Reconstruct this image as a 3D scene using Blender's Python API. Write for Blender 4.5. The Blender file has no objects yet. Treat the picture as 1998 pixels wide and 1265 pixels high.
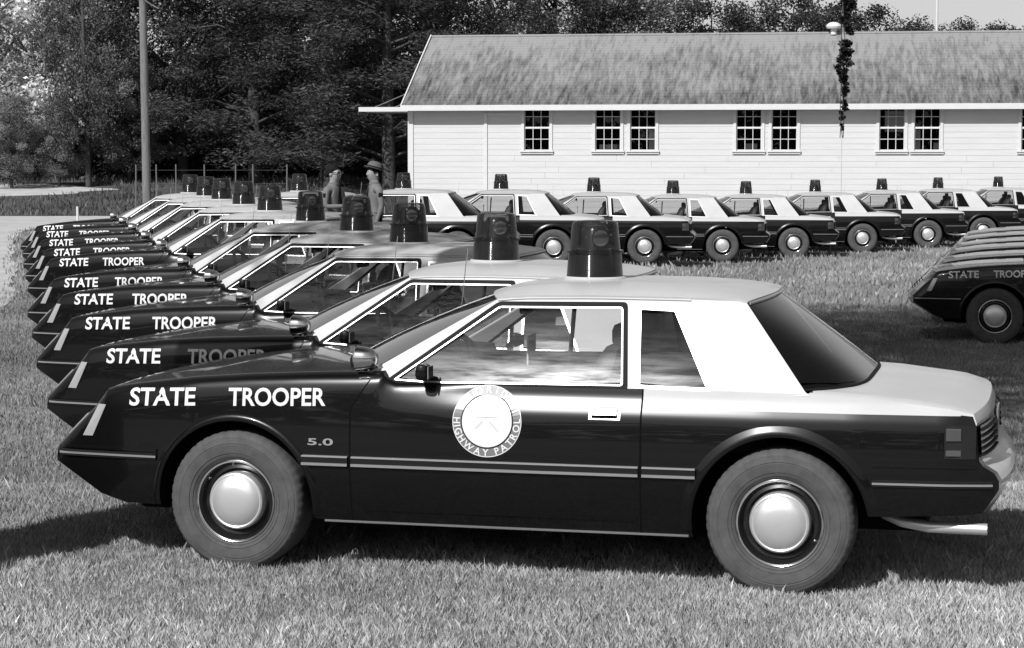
import bpy, bmesh, math, random
import numpy as np
from mathutils import Vector, Matrix

random.seed(7)
rng = np.random.default_rng(7)
R = math.radians
scene = bpy.context.scene
COL = scene.collection

# ---------------------------------------------------------------- camera
FPX, IMW, IMH, YHOR = 4200.0, 1998.0, 1265.0, 300.0
CAM_H = 1.937
PITCH = math.atan((IMH / 2 - YHOR) / FPX)
cam_d = bpy.data.cameras.new('camera')
cam_d.sensor_fit = 'HORIZONTAL'
cam_d.sensor_width = 36.0
cam_d.lens = 36.0 * FPX / IMW
cam_d.clip_start = 0.1
cam_d.clip_end = 3000
cam = bpy.data.objects.new('camera', cam_d)
cam.location = (0, 0, CAM_H)
cam.rotation_euler = (math.pi / 2 - PITCH, 0, 0)
COL.objects.link(cam)
scene.camera = cam

# ---------------------------------------------------------------- sky and sun (a black-and-white photograph: neutral light)
SUN_EL, SUN_AZ = R(43), R(31)            # azimuth: to the left of straight behind the camera
to_sun = Vector((-math.sin(SUN_AZ) * math.cos(SUN_EL), -math.cos(SUN_AZ) * math.cos(SUN_EL), math.sin(SUN_EL)))
world = bpy.data.worlds.new('World')
scene.world = world
world.use_nodes = True
wn = world.node_tree
wn.nodes.clear()
w_out = wn.nodes.new('ShaderNodeOutputWorld')
w_bg = wn.nodes.new('ShaderNodeBackground')
w_sky = wn.nodes.new('ShaderNodeTexSky')
w_sky.sky_type = 'NISHITA'
w_sky.sun_disc = False
w_sky.sun_elevation = SUN_EL
w_sky.sun_rotation = math.atan2(to_sun.x, to_sun.y)
w_sky.dust_density = 1.0
w_bw = wn.nodes.new('ShaderNodeRGBToBW')
wn.links.new(w_sky.outputs[0], w_bw.inputs[0])
wn.links.new(w_bw.outputs[0], w_bg.inputs[0])
w_bg.inputs[1].default_value = 0.085
wn.links.new(w_bg.outputs[0], w_out.inputs[0])
sun_d = bpy.data.lights.new('sun', 'SUN')
sun_d.energy = 4.6
sun_d.angle = R(0.53)
sun_d.color = (1, 1, 1)
sun = bpy.data.objects.new('sun', sun_d)
sun.rotation_euler = (-to_sun).to_track_quat('-Z', 'Y').to_euler()
COL.objects.link(sun)
scene.view_settings.view_transform = 'Standard'
scene.view_settings.look = 'None'
scene.view_settings.gamma = 1
scene.view_settings.exposure = 0.25
scene.render.engine = 'CYCLES'
scene.cycles.use_denoising = True
scene.cycles.max_bounces = 8
scene.cycles.transparent_max_bounces = 24

# ---------------------------------------------------------------- helpers
def smooth01(t):
    t = np.clip(t, 0, 1)
    return t * t * (3 - 2 * t)

def G(x, y):
    """ground height"""
    x = np.asarray(x, float); y = np.asarray(y, float)
    a = -0.02 * smooth01((y - 10.8) / 2.2) * (1 - smooth01((y - 20) / 10)) * (1 - smooth01((x - 0.5) / 3))
    b = -0.27 * smooth01((y - 17) / 7) * smooth01((x + 2.5) / 7.5)
    c = 0.95 * smooth01((y - 68) / 22) * (1 - smooth01((x + 2) / 6)) 
    return a + b + c

def at(u, D, z=0.0):
    return Vector(((u - IMW / 2) / FPX * D, D, z))

def zpx(v, D):
    return CAM_H - (v - YHOR) / FPX * D

def gray(v):
    return (v, v, v, 1)

MATS = {}
def mat(name, base=0.2, rough=0.5, metal=0.0, spec=0.5, coat=0.0, var=0.0, vscale=8.0, stretch=(1, 1, 1), bump=0.0, bscale=60.0, attr=None, transl=0.0):
    m = bpy.data.materials.new(name)
    m.use_nodes = True
    nt = m.node_tree
    b = nt.nodes['Principled BSDF']
    b.inputs['Base Color'].default_value = gray(base)
    b.inputs['Roughness'].default_value = rough
    b.inputs['Metallic'].default_value = metal
    b.inputs['Specular IOR Level'].default_value = spec
    b.inputs['Coat Weight'].default_value = coat
    b.inputs['Coat Roughness'].default_value = 0.03
    if var or bump:
        tc = nt.nodes.new('ShaderNodeTexCoord')
        mp = nt.nodes.new('ShaderNodeMapping')
        mp.inputs['Scale'].default_value = stretch
        nt.links.new(tc.outputs['Object'], mp.inputs[0])
    if var:
        n = nt.nodes.new('ShaderNodeTexNoise')
        n.inputs['Scale'].default_value = vscale
        n.inputs['Detail'].default_value = 6
        n.inputs['Roughness'].default_value = 0.65
        nt.links.new(mp.outputs[0], n.inputs['Vector'])
        mr = nt.nodes.new('ShaderNodeMapRange')
        mr.inputs[1].default_value = 0.3; mr.inputs[2].default_value = 0.7
        mr.inputs[3].default_value = base * (1 - var); mr.inputs[4].default_value = base * (1 + var)
        nt.links.new(n.outputs['Fac'], mr.inputs[0])
        nt.links.new(mr.outputs[0], b.inputs['Base Color'])
    if attr:
        a = nt.nodes.new('ShaderNodeAttribute'); a.attribute_name = attr
        nt.links.new(a.outputs['Color'], b.inputs['Base Color'])
    if bump:
        n2 = nt.nodes.new('ShaderNodeTexNoise')
        n2.inputs['Scale'].default_value = bscale
        n2.inputs['Detail'].default_value = 4
        nt.links.new(mp.outputs[0], n2.inputs['Vector'])
        bp = nt.nodes.new('ShaderNodeBump')
        bp.inputs['Strength'].default_value = bump
        bp.inputs['Distance'].default_value = 0.02
        nt.links.new(n2.outputs['Fac'], bp.inputs['Height'])
        nt.links.new(bp.outputs[0], b.inputs['Normal'])
    if transl:
        out = nt.nodes['Material Output']
        tr = nt.nodes.new('ShaderNodeBsdfTranslucent')
        tr.inputs[0].default_value = gray(base)
        if attr:
            nt.links.new(a.outputs['Color'], tr.inputs[0])
        mx = nt.nodes.new('ShaderNodeMixShader'); mx.inputs[0].default_value = transl
        nt.links.new(b.outputs[0], mx.inputs[1]); nt.links.new(tr.outputs[0], mx.inputs[2])
        nt.links.new(mx.outputs[0], out.inputs[0])
    MATS[name] = m
    return m

def glass_mat(name, tint, refl=1.5, gloss=0.9, milky=0.0, rough=0.0, dust=0.0):
    m = bpy.data.materials.new(name)
    m.use_nodes = True
    nt = m.node_tree
    nt.nodes.clear()
    out = nt.nodes.new('ShaderNodeOutputMaterial')
    tr = nt.nodes.new('ShaderNodeBsdfTransparent'); tr.inputs[0].default_value = gray(tint)
    gl = nt.nodes.new('ShaderNodeBsdfGlossy'); gl.inputs[0].default_value = gray(gloss); gl.inputs['Roughness'].default_value = rough
    fr = nt.nodes.new('ShaderNodeFresnel'); fr.inputs[0].default_value = refl
    last = tr
    if milky:
        df = nt.nodes.new('ShaderNodeBsdfDiffuse'); df.inputs[0].default_value = gray(0.35)
        m0 = nt.nodes.new('ShaderNodeMixShader'); m0.inputs[0].default_value = milky
        nt.links.new(tr.outputs[0], m0.inputs[1]); nt.links.new(df.outputs[0], m0.inputs[2])
        last = m0
    mx = nt.nodes.new('ShaderNodeMixShader')
    nt.links.new(fr.outputs[0], mx.inputs[0])
    nt.links.new(last.outputs[0], mx.inputs[1]); nt.links.new(gl.outputs[0], mx.inputs[2])
    if dust:
        g2 = nt.nodes.new('ShaderNodeBsdfGlossy'); g2.inputs[0].default_value = gray(.8); g2.inputs['Roughness'].default_value = .17
        tc = nt.nodes.new('ShaderNodeTexCoord')
        mp = nt.nodes.new('ShaderNodeMapping'); mp.inputs['Scale'].default_value = (1.6, 1.6, 16)
        nz = nt.nodes.new('ShaderNodeTexNoise'); nz.inputs['Scale'].default_value = 2.2; nz.inputs['Detail'].default_value = 8; nz.inputs['Roughness'].default_value = .62
        mr = nt.nodes.new('ShaderNodeMapRange'); mr.inputs[1].default_value = .36; mr.inputs[2].default_value = .74; mr.inputs[3].default_value = dust * .12; mr.inputs[4].default_value = dust
        nt.links.new(tc.outputs['Object'], mp.inputs[0]); nt.links.new(mp.outputs[0], nz.inputs['Vector']); nt.links.new(nz.outputs['Fac'], mr.inputs[0])
        m3 = nt.nodes.new('ShaderNodeMixShader')
        nt.links.new(mr.outputs[0], m3.inputs[0]); nt.links.new(mx.outputs[0], m3.inputs[1]); nt.links.new(g2.outputs[0], m3.inputs[2])
        mx = m3
    nt.links.new(mx.outputs[0], out.inputs[0])
    MATS[name] = m
    return m

mat('paint_black', 0.003, 0.27, spec=0.24, coat=0.5)
mat('paint_white', 0.45, 0.34, spec=0.10, coat=0.2, var=0.07, vscale=2.5)
mat('gap', 0.002, 0.9, spec=0.1)
mat('well', 0.006, 0.95, spec=0.1)
mat('interior', 0.018, 0.75, spec=0.2)
mat('seat', 0.03, 0.6)
mat('rubber', 0.010, 0.7, spec=0.15)
mat('trim_bright', 0.48, 0.36, metal=0.7)
mat('tyre', 0.07, 0.75, spec=0.3, var=0.25, vscale=14)
mat('steel_black', 0.012, 0.22, coat=0.4)
mat('chrome', 0.80, 0.16, metal=1.0)
mat('hubcap', 0.74, 0.36, metal=0.7)
mat('decal_white', 0.66, 0.35)
mat('decal_ring', 0.16, 0.35)
mat('decal_faint', 0.52, 0.4)
mat('lamp_lens', 0.30, 0.15, coat=0.5)
mat('marker_lens', 0.07, 0.12, coat=0.6)
mat('tail_lens', 0.02, 0.12, coat=0.8)
mat('paper', 0.7, 0.7)
glass_mat('glass', 0.78, 1.42)
glass_mat('side_glass', 0.76, 1.40, dust=0.0075)
glass_mat('screen_glass', 0.72, 1.80)
glass_mat('beacon_glass', 0.44, 1.5, milky=0.02, rough=.12)
glass_mat('beacon_glass_upper', 0.48, 1.5, milky=0.03, rough=.06)
mat('siding', 0.52, 0.65, var=0.06, vscale=2.0, stretch=(0.4, 1, 5))
mat('white_trim', 0.56, 0.55, var=0.05, vscale=4)
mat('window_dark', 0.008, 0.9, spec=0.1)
mat('pale_piece', 0.45, 0.8)
mat('wood_pole', 0.14, 0.85, var=0.4, vscale=6, stretch=(6, 6, 0.5))
mat('galvanised', 0.12, 0.6)
mat('bark', 0.05, 0.9, var=0.5, vscale=6, stretch=(3, 3, .6))
mat('bark_pale', 0.22, 0.9, var=0.4, vscale=6, stretch=(3, 3, .6))
mat('leaf', 0.06, 0.55, attr='tone', transl=0.4, spec=0.35)
mat('grass', 0.2, 0.7, attr='tone', transl=0.25, spec=0.2)
mat('skin', 0.24, 0.5)
mat('shirt', 0.13, 0.8, var=0.12, vscale=12)
mat('trousers', 0.10, 0.8)
mat('dark_cloth', 0.010, 0.8, spec=0.1)
mat('hat_felt', 0.09, 0.85)

def add_mesh(name, verts, faces, mats=(), parent=None, midx=None, smooth=True, sharp=32):
    me = bpy.data.meshes.new(name)
    me.from_pydata([tuple(v) for v in verts], [], faces)
    for m in mats:
        me.materials.append(MATS[m])
    if midx is not None:
        me.polygons.foreach_set('material_index', midx)
    finish(me, smooth, sharp)
    o = bpy.data.objects.new(name, me)
    COL.objects.link(o)
    if parent is not None:
        o.parent = parent
    return o

def finish(me, smooth=True, sharp=32):
    if smooth:
        me.polygons.foreach_set('use_smooth', [True] * len(me.polygons))
        me.update()
        me.set_sharp_from_angle(angle=R(sharp))
    me.update()

def empty(name, loc=(0, 0, 0), rz=0.0, parent=None):
    o = bpy.data.objects.new(name, None)
    o.location = loc
    o.rotation_euler = (0, 0, rz)
    COL.objects.link(o)
    if parent is not None:
        o.parent = parent
    return o

def tag(o, label=None, cat=None, group=None, kind=None):
    if label: o['label'] = label
    if cat: o['category'] = cat
    if group: o['group'] = group
    if kind: o['kind'] = kind
    return o

def copy_tree(o, parent=None):
    c = o.copy()
    COL.objects.link(c)
    c.parent = parent
    for ch in CHILDREN.get(o.name, []):
        copy_tree(ch, c)
    return c

class MB:
    """collects simple solids into one mesh"""
    def __init__(self): self.v = []; self.f = []; self.m = []
    def add(self, vs, fs, m=0):
        n = len(self.v)
        self.v += [tuple(p) for p in vs]
        self.f += [tuple(i + n for i in f) for f in fs]
        self.m += [m] * len(fs)
        return self
    def box(self, x0, x1, y0, y1, z0, z1, m=0, bev=0.0):
        if bev <= 0:
            vs = [(x, y, z) for x in (x0, x1) for y in (y0, y1) for z in (z0, z1)]
            fs = [(0, 1, 3, 2), (4, 6, 7, 5), (0, 4, 5, 1), (2, 3, 7, 6), (0, 2, 6, 4), (1, 5, 7, 3)]
            return self.add(vs, fs, m)
        bm = bmesh.new()
        bmesh.ops.create_cube(bm, size=1)
        for v in bm.verts:
            v.co = Vector(((x0 + x1) / 2 + v.co.x * (x1 - x0), (y0 + y1) / 2 + v.co.y * (y1 - y0), (z0 + z1) / 2 + v.co.z * (z1 - z0)))
        bmesh.ops.bevel(bm, geom=bm.edges[:], offset=bev, segments=2, affect='EDGES', profile=0.5)
        bm.verts.index_update()
        self.add([v.co[:] for v in bm.verts], [[v.index for v in f.verts] for f in bm.faces], m)
        bm.free()
        return self
    def tube(self, pts, r, n=10, m=0, cap=True):
        pts = [Vector(p) for p in pts]
        rs = r if isinstance(r, (list, tuple)) else [r] * len(pts)
        base = len(self.v)
        prev = None
        for i, p in enumerate(pts):
            d = (pts[min(i + 1, len(pts) - 1)] - pts[max(i - 1, 0)]).normalized()
            if prev is None:
                up = Vector((0, 0, 1)) if abs(d.z) < 0.9 else Vector((1, 0, 0))
                e1 = d.cross(up).normalized()
            else:
                e1 = (prev - d * prev.dot(d)).normalized()
            prev = e1
            e2 = d.cross(e1)
            for k in range(n):
                a = 2 * math.pi * k / n
                self.v.append(tuple(p + (e1 * math.cos(a) + e2 * math.sin(a)) * rs[i]))
        for i in range(len(pts) - 1):
            for k in range(n):
                a, b = base + i * n + k, base + i * n + (k + 1) % n
                self.f.append((a, b, b + n, a + n)); self.m.append(m)
        if cap:
            self.f.append(tuple(base + k for k in range(n))[::-1]); self.m.append(m)
            self.f.append(tuple(base + (len(pts) - 1) * n + k for k in range(n))); self.m.append(m)
        return self
    def lathe(self, prof, n=32, axis='z', c=(0, 0, 0), m=0, seg=None):
        """prof: list of (r, h). h along the axis."""
        base = len(self.v)
        for (r, h) in prof:
            for k in range(n):
                a = 2 * math.pi * k / n
                rr = r(k) if callable(r) else r
                p = (rr * math.cos(a), rr * math.sin(a))
                if axis == 'z': q = (c[0] + p[0], c[1] + p[1], c[2] + h)
                elif axis == 'y': q = (c[0] + p[0], c[1] + h, c[2] + p[1])
                else: q = (c[0] + h, c[1] + p[0], c[2] + p[1])
                self.v.append(q)
        for i in range(len(prof) - 1):
            for k in range(n):
                a, b = base + i * n + k, base + i * n + (k + 1) % n
                self.f.append((a, b, b + n, a + n)); self.m.append(m)
        return self
    def build(self, name, mats, parent=None, smooth=True, sharp=35):
        if isinstance(mats, str): mats = [mats]
        return add_mesh(name, self.v, self.f, mats, parent, self.m, smooth, sharp)

# ================================================================ ground
def build_ground():
    ys = np.concatenate([np.arange(-60, 6, 3.0), np.arange(6, 30, .35), np.arange(30, 100, 1.2), np.array([110, 130, 160, 220, 320, 500, 900])])
    xs = np.concatenate([np.array([-900, -500, -250, -150, -100, -70]), np.arange(-50, -8, 2.0), np.arange(-8, 9, .35), np.arange(9, 50, 2.0), np.array([60, 80, 120, 200, 400, 900])])
    X, Y = np.meshgrid(xs, ys)
    Z = G(X, Y)
    near = np.exp(-((X / 14) ** 2)) * smooth01((45 - Y) / 20) * smooth01((Y - 4) / 3)
    Z = Z + near * (0.012 * np.sin(X * 2.1 + Y * 1.3) * np.sin(Y * 2.7 - X * .6)) - 0.006
    nx, ny = len(xs), len(ys)
    verts = np.stack([X, Y, Z], -1).reshape(-1, 3)
    faces = [(j * nx + i, j * nx + i + 1, (j + 1) * nx + i + 1, (j + 1) * nx + i) for j in range(ny - 1) for i in range(nx - 1)]
    m = mat('ground_turf', 0.13, 0.95, spec=0.1)
    nt = m.node_tree
    b = nt.nodes['Principled BSDF']
    tc = nt.nodes.new('ShaderNodeTexCoord')
    n1 = nt.nodes.new('ShaderNodeTexNoise'); n1.inputs['Scale'].default_value = 0.35; n1.inputs['Detail'].default_value = 5
    n2 = nt.nodes.new('ShaderNodeTexNoise'); n2.inputs['Scale'].default_value = 14; n2.inputs['Detail'].default_value = 8; n2.inputs['Roughness'].default_value = .75
    nt.links.new(tc.outputs['Object'], n1.inputs[0]); nt.links.new(tc.outputs['Object'], n2.inputs[0])
    mu = nt.nodes.new('ShaderNodeMath'); mu.operation = 'MULTIPLY'
    nt.links.new(n1.outputs['Fac'], mu.inputs[0]); nt.links.new(n2.outputs['Fac'], mu.inputs[1])
    mr = nt.nodes.new('ShaderNodeMapRange')
    mr.inputs[1].default_value = 0.12; mr.inputs[2].default_value = 0.40
    mr.inputs[3].default_value = 0.12; mr.inputs[4].default_value = 0.32
    nt.links.new(mu.outputs[0], mr.inputs[0]); nt.links.new(mr.outputs[0], b.inputs['Base Color'])
    bp = nt.nodes.new('ShaderNodeBump'); bp.inputs['Strength'].default_value = .6; bp.inputs['Distance'].default_value = .03
    nt.links.new(n2.outputs['Fac'], bp.inputs['Height']); nt.links.new(bp.outputs[0], b.inputs['Normal'])
    o = add_mesh('ground', verts, faces, ['ground_turf'])
    tag(o, 'mown field of short dry turf under the parked cars', None, kind='structure')
    return o
build_ground()

def lane_edges(y):
    """left and right edge of the sandy lane at depth y"""
    right = np.interp(y, [24.4, 25.5, 29, 40, 52, 57, 61, 67], [-7.2, -6.15, -6.72, -9.25, -12.0, -12.4, -11.2, -12.0])
    left = np.interp(y, [18, 24, 30, 40, 52, 57, 61, 67], [-9.5, -10.5, -12.0, -15.0, -20, -24, -26, -28])
    return left, right

def build_lane():
    verts, faces = [], []
    ys = np.arange(24.5, 67, .8)
    n = 9
    r2 = random.Random(3)
    for y in ys:
        l, r = lane_edges(y)
        r = r + .06 * math.sin(y * .9) + r2.uniform(-.04, .04)
        for k in range(n):
            x = l + (r - l) * k / (n - 1)
            verts.append((x, y, float(G(x, y)) + .006))
    for j in range(len(ys) - 1):
        for k in range(n - 1):
            a = j * n + k
            faces.append((a, a + 1, a + n + 1, a + n))
    mat('sand', 0.40, 0.95, spec=0.1, var=0.18, vscale=1.2, bump=.3, bscale=9)
    o = add_mesh('sandy_lane', verts, faces, ['sand'])
    tag(o, 'pale sandy lane past the noses of the left row', None, kind='structure')
    ys = np.arange(77, 84, .5)
    verts, faces = [], []
    for y in ys:
        xe = -15.0 - 3.4 * abs((y - 80.4) / 3.2) ** 1.5 + .5 * math.sin(y * 2.9)
        for x in np.linspace(-36, xe, 14):
            verts.append((x, y, float(G(x, y)) + .024))
    for j in range(len(ys) - 1):
        for k in range(13):
            a = j * 14 + k
            faces.append((a, a + 1, a + 15, a + 14))
    o = add_mesh('sandy_track', verts, faces, ['sand'])
    tag(o, 'thin pale sandy track before the woods on the left', None, kind='structure')
build_lane()

def build_dark_grass():
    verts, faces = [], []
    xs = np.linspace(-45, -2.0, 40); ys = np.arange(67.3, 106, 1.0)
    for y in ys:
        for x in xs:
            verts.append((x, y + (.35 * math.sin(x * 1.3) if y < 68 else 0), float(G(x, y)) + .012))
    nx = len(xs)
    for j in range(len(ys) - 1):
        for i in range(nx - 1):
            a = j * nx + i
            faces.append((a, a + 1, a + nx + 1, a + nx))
    mat('dark_grass', 0.075, 0.95, spec=0.1, var=0.5, vscale=.9, stretch=(.6, 1.6, 1), bump=.5, bscale=5)  # darker tone than the field turf, mottled at random
    tag(add_mesh('dark_grass_strip', verts, faces, ['dark_grass']), 'dark grassy ground before the left wood', None, kind='structure')
build_dark_grass()

# ================================================================ the patrol car (local: x forward, y to its left, z up)
WB = 2.553
AX = WB / 2
WR = 0.33

def lerp(x, xs, ys): return float(np.interp(x, xs, ys))
_wx = [-2.21, -2.15, -2.0, -1.6, -1.2, 0, 1.0, 1.5, 1.85, 2.05, 2.15, 2.21]
_wy = [.788, .806, .838, .866, .875, .878, .872, .860, .832, .810, .796, .780]
_iz = [.20, .25, .31, .42, .53, .66, .76, .785, .815, .86, .875, .905, .96, 1.1]
_ir = [.065, .045, .026, .008, 0, .004, .012, .019, .034, .056, .060, .068, .115, .20]
_if = [.065, .045, .026, .008, 0, .004, .010, .0125, .015, .018, .019, .022, .026, .03]
def SY(x, z):
    f = float(smooth01((x + .1) / .9))
    ins = lerp(z, _iz, _ir) * (1 - f) + lerp(z, _iz, _if) * f
    if f > 0:
        d = ZT(x) - z
        ins += f * float(np.interp(d, [-.02, 0, .012, .03, .055, .09], [.055, .044, .024, .012, .005, 0]))
    return lerp(x, _wx, _wy) - ins

_tx = [-2.215, -2.195, -2.15, -2.132, -2.118, -2.10, -2.0, -1.7, -1.36, -1.0, .50, .58, .62, .9, 1.2, 1.5, 1.77, 1.90, 1.945, 2.01, 2.12, 2.17, 2.195, 2.21]
_tz = [.535, .570, .600, .625, .785, .823, .845, .880, .898, .900, .900, .925, .946, .932, .916, .893, .857, .836, .822, .738, .633, .584, .560, .545]
_bx = [-2.215, -2.195, -2.15, -2.1, -1.62, -1.5, -1.2, .9, 1.2, 1.6, 1.85, 1.93, 1.98, 2.1, 2.17, 2.21]
_bz = [.50, .465, .395, .385, .365, .36, .24, .255, .27, .285, .288, .312, .328, .408, .452, .476]
def ZT(x): return lerp(x, _tx, _tz)
def ZB(x): return lerp(x, _bx, _bz)

def ZC(x):
    zt, zb = ZT(x), ZB(x)
    if x < 0: return min(.815, zt - .012)
    return .815 if zt > .86 else zb + (zt - zb) * (.815 - .25) / (.86 - .25)

LEV = [.25, .31, .365, .42, .475, .53, .595, .66, .71, .76, .79, .815]
def bowed(x, y, z):
    t = min(1.0, abs(y) / .80)
    if x > 1.3:
        x = x + .065 * (1 - t ** 3) * float(smooth01((x - 1.3) / .9))
    if x < -1.5:
        x = x - .060 * (1 - t ** 3) * float(smooth01((-1.5 - x) / .6))
    # the door's front edge leans back towards the windscreen pillar near its top
    if .3 < x < 1.1 and z > .775:
        x = x - .10 * min(1, (z - .775) / .15) * math.exp(-((x - .703) / .13) ** 2) * float(smooth01((abs(y) - .70) / .06))
    return x

def half_section(x):
    zt, zb = ZT(x), ZB(x)
    zc = ZC(x)
    pts = [(0, zb - .005), (SY(x, zb) - .12, zb - .01)]
    for L in LEV:
        z = zb + (L - .25) / (.815 - .25) * (zc - zb) if (zb != .25 or zc != .815) else L
        pts.append((SY(x, z), z))
    for f in (.18, .40, .58, .74, .87, .95):
        z = zc + (zt - zc) * f
        pts.append((SY(x, z), z))
    yt = SY(x, zt)
    cabin = -1.40 < x < .575
    if cabin:
        pts += [(yt - .012, zt), (yt - .05, zt - .004), (yt - .07, zt - .14), (yt - .09, .62), (yt * .5, .60), (yt * .2, .60), (0, .60)]
    else:
        nose = float(smooth01((2.2 - abs(x)) / .25))
        crown = (.006 if x > 0 else .026) * nose
        pts += [(yt - .014, zt + .004 * nose)]
        for fr in (.93, .80, .62, .42, .2, 0):
            pts.append((yt * fr, zt + .004 * nose + crown * (1 - fr ** (2.2 if x > 0 else 4.5))))
    return pts

def bm_to_mesh_boolean(body, cutters):
    me = bpy.data.meshes.new('tmp'); body.to_mesh(me)
    o = bpy.data.objects.new('tmp', me); COL.objects.link(o)
    tmp = [o]
    for c in cutters:
        mc = bpy.data.meshes.new('tmpc'); c.to_mesh(mc)
        oc = bpy.data.objects.new('tmpc', mc); COL.objects.link(oc)
        md = o.modifiers.new('b', 'BOOLEAN'); md.operation = 'DIFFERENCE'; md.solver = 'EXACT'; md.object = oc
        tmp.append(oc)
    dg = bpy.context.evaluated_depsgraph_get()
    dg.update()
    res = bpy.data.meshes.new_from_object(o.evaluated_get(dg))
    for t in tmp:
        bpy.data.objects.remove(t, do_unlink=True)
    return res

def solidified(name, verts, faces, thick, mats, parent, offset=-1.0, smooth=True):
    me = bpy.data.meshes.new('tmp'); me.from_pydata([tuple(v) for v in verts], [], faces); me.update()
    o = bpy.data.objects.new('tmp', me); COL.objects.link(o)
    md = o.modifiers.new('s', 'SOLIDIFY'); md.thickness = thick; md.offset = offset
    dg = bpy.context.evaluated_depsgraph_get(); dg.update()
    res = bpy.data.meshes.new_from_object(o.evaluated_get(dg))
    bpy.data.objects.remove(o, do_unlink=True)
    for m in mats: res.materials.append(MATS[m])
    finish(res, smooth, 30)
    res.name = name
    o = bpy.data.objects.new(name, res); COL.objects.link(o); o.parent = parent
    return o

def poly_offset(poly, d):
    """offset a convex polygon outwards (d>0)"""
    P = [Vector((p[0], p[1])) for p in poly]
    area = sum(P[i].x * P[(i + 1) % len(P)].y - P[(i + 1) % len(P)].x * P[i].y for i in range(len(P)))
    sgn = 1 if area > 0 else -1
    out = []
    n = len(P)
    for i in range(n):
        a, b, c = P[i - 1], P[i], P[(i + 1) % n]
        d1 = (b - a).normalized(); d2 = (c - b).normalized()
        n1 = Vector((d1.y, -d1.x)) * sgn; n2 = Vector((d2.y, -d2.x)) * sgn
        k = (n1 + n2); k = k / max(.25, (1 + n1.dot(n2)))
        out.append((b.x + k.x * d, b.y + k.y * d))
    return out

def round_poly(poly, r, seg=4):
    out = []
    n = len(poly)
    for i in range(n):
        a, b, c = Vector(poly[i - 1]), Vector(poly[i]), Vector(poly[(i + 1) % n])
        u = (a - b); w = (c - b)
        rr = min(r, u.length * .4, w.length * .4)
        p0 = b + u.normalized() * rr; p1 = b + w.normalized() * rr
        for k in range(seg + 1):
            t = k / seg
            q = p0 * (1 - t) ** 2 + b * 2 * t * (1 - t) + p1 * t * t
            out.append((q.x, q.y))
    return out

def GYs(z): return .800 - (z - .905) * .50

def text_mesh(body, size, bold=0.0, align='LEFT'):
    cu = bpy.data.curves.new('txt', 'FONT')
    cu.body = body; cu.size = size; cu.align_x = align
    cu.offset = bold
    cu.resolution_u = 4
    o = bpy.data.objects.new('txt', cu); COL.objects.link(o)
    dg = bpy.context.evaluated_depsgraph_get(); dg.update()
    me = bpy.data.meshes.new_from_object(o.evaluated_get(dg))
    v = [tuple(p.co) for p in me.vertices]; f = [tuple(p.vertices) for p in me.polygons]
    bpy.data.objects.remove(o, do_unlink=True)
    return v, f

def decal_text(body, x0, x1, z0, z1, bold, lift=.003, zf=None):
    """lettering on the left flank between x0 (left end in view = larger x) and x1"""
    v, f = text_mesh(body, 1.0, bold)
    # subdivide long edges so it follows the surface
    bm = bmesh.new()
    vv = [bm.verts.new(p) for p in v]
    for q in f:
        try: bm.faces.new([vv[i] for i in q])
        except Exception: pass
    bmesh.ops.triangulate(bm, faces=bm.faces[:])
    mnx = min(p[0] for p in v); mxx = max(p[0] for p in v); mny = min(p[1] for p in v); mxy = max(p[1] for p in v)
    for w in bm.verts:
        t = (w.co.x - mnx) / (mxx - mnx); s = (w.co.y - mny) / (mxy - mny)
        x = x0 + (x1 - x0) * t
        zz0 = z0[0] + (z0[1] - z0[0]) * t; zz1 = z1[0] + (z1[1] - z1[0]) * t
        z = zz0 + (zz1 - zz0) * s
        w.co = Vector((x, SY(x, z) + lift, z))
    bm.verts.index_update()
    vs = [w.co[:] for w in bm.verts]; fs = [[w.index for w in q.verts] for q in bm.faces]
    bm.free()
    return vs, fs

def side_strip(x0, x1, z0, z1, proud, sgn, n=14, mb=None, m=0, back=.004):
    """a bar that follows the flank"""
    mb = mb or MB()
    base = len(mb.v)
    for i in range(n + 1):
        x = x0 + (x1 - x0) * i / n
        for (z, p) in ((z0, -back), (z0 + (z1 - z0) * .15, proud), (z1 - (z1 - z0) * .15, proud), (z1, -back)):
            xx = bowed(x, SY(x, z), z)
            mb.v.append((xx, sgn * (SY(x, z) + p), z))
    for i in range(n):
        for k in range(3):
            a = base + i * 4 + k
            q = (a, a + 1, a + 5, a + 4)
            mb.f.append(q if sgn * (x1 - x0) < 0 else q[::-1]); mb.m.append(m)
    mb.f.append(tuple(base + k for k in range(4))); mb.m.append(m)
    mb.f.append(tuple(base + n * 4 + k for k in range(4))[::-1]); mb.m.append(m)
    return mb

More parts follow.
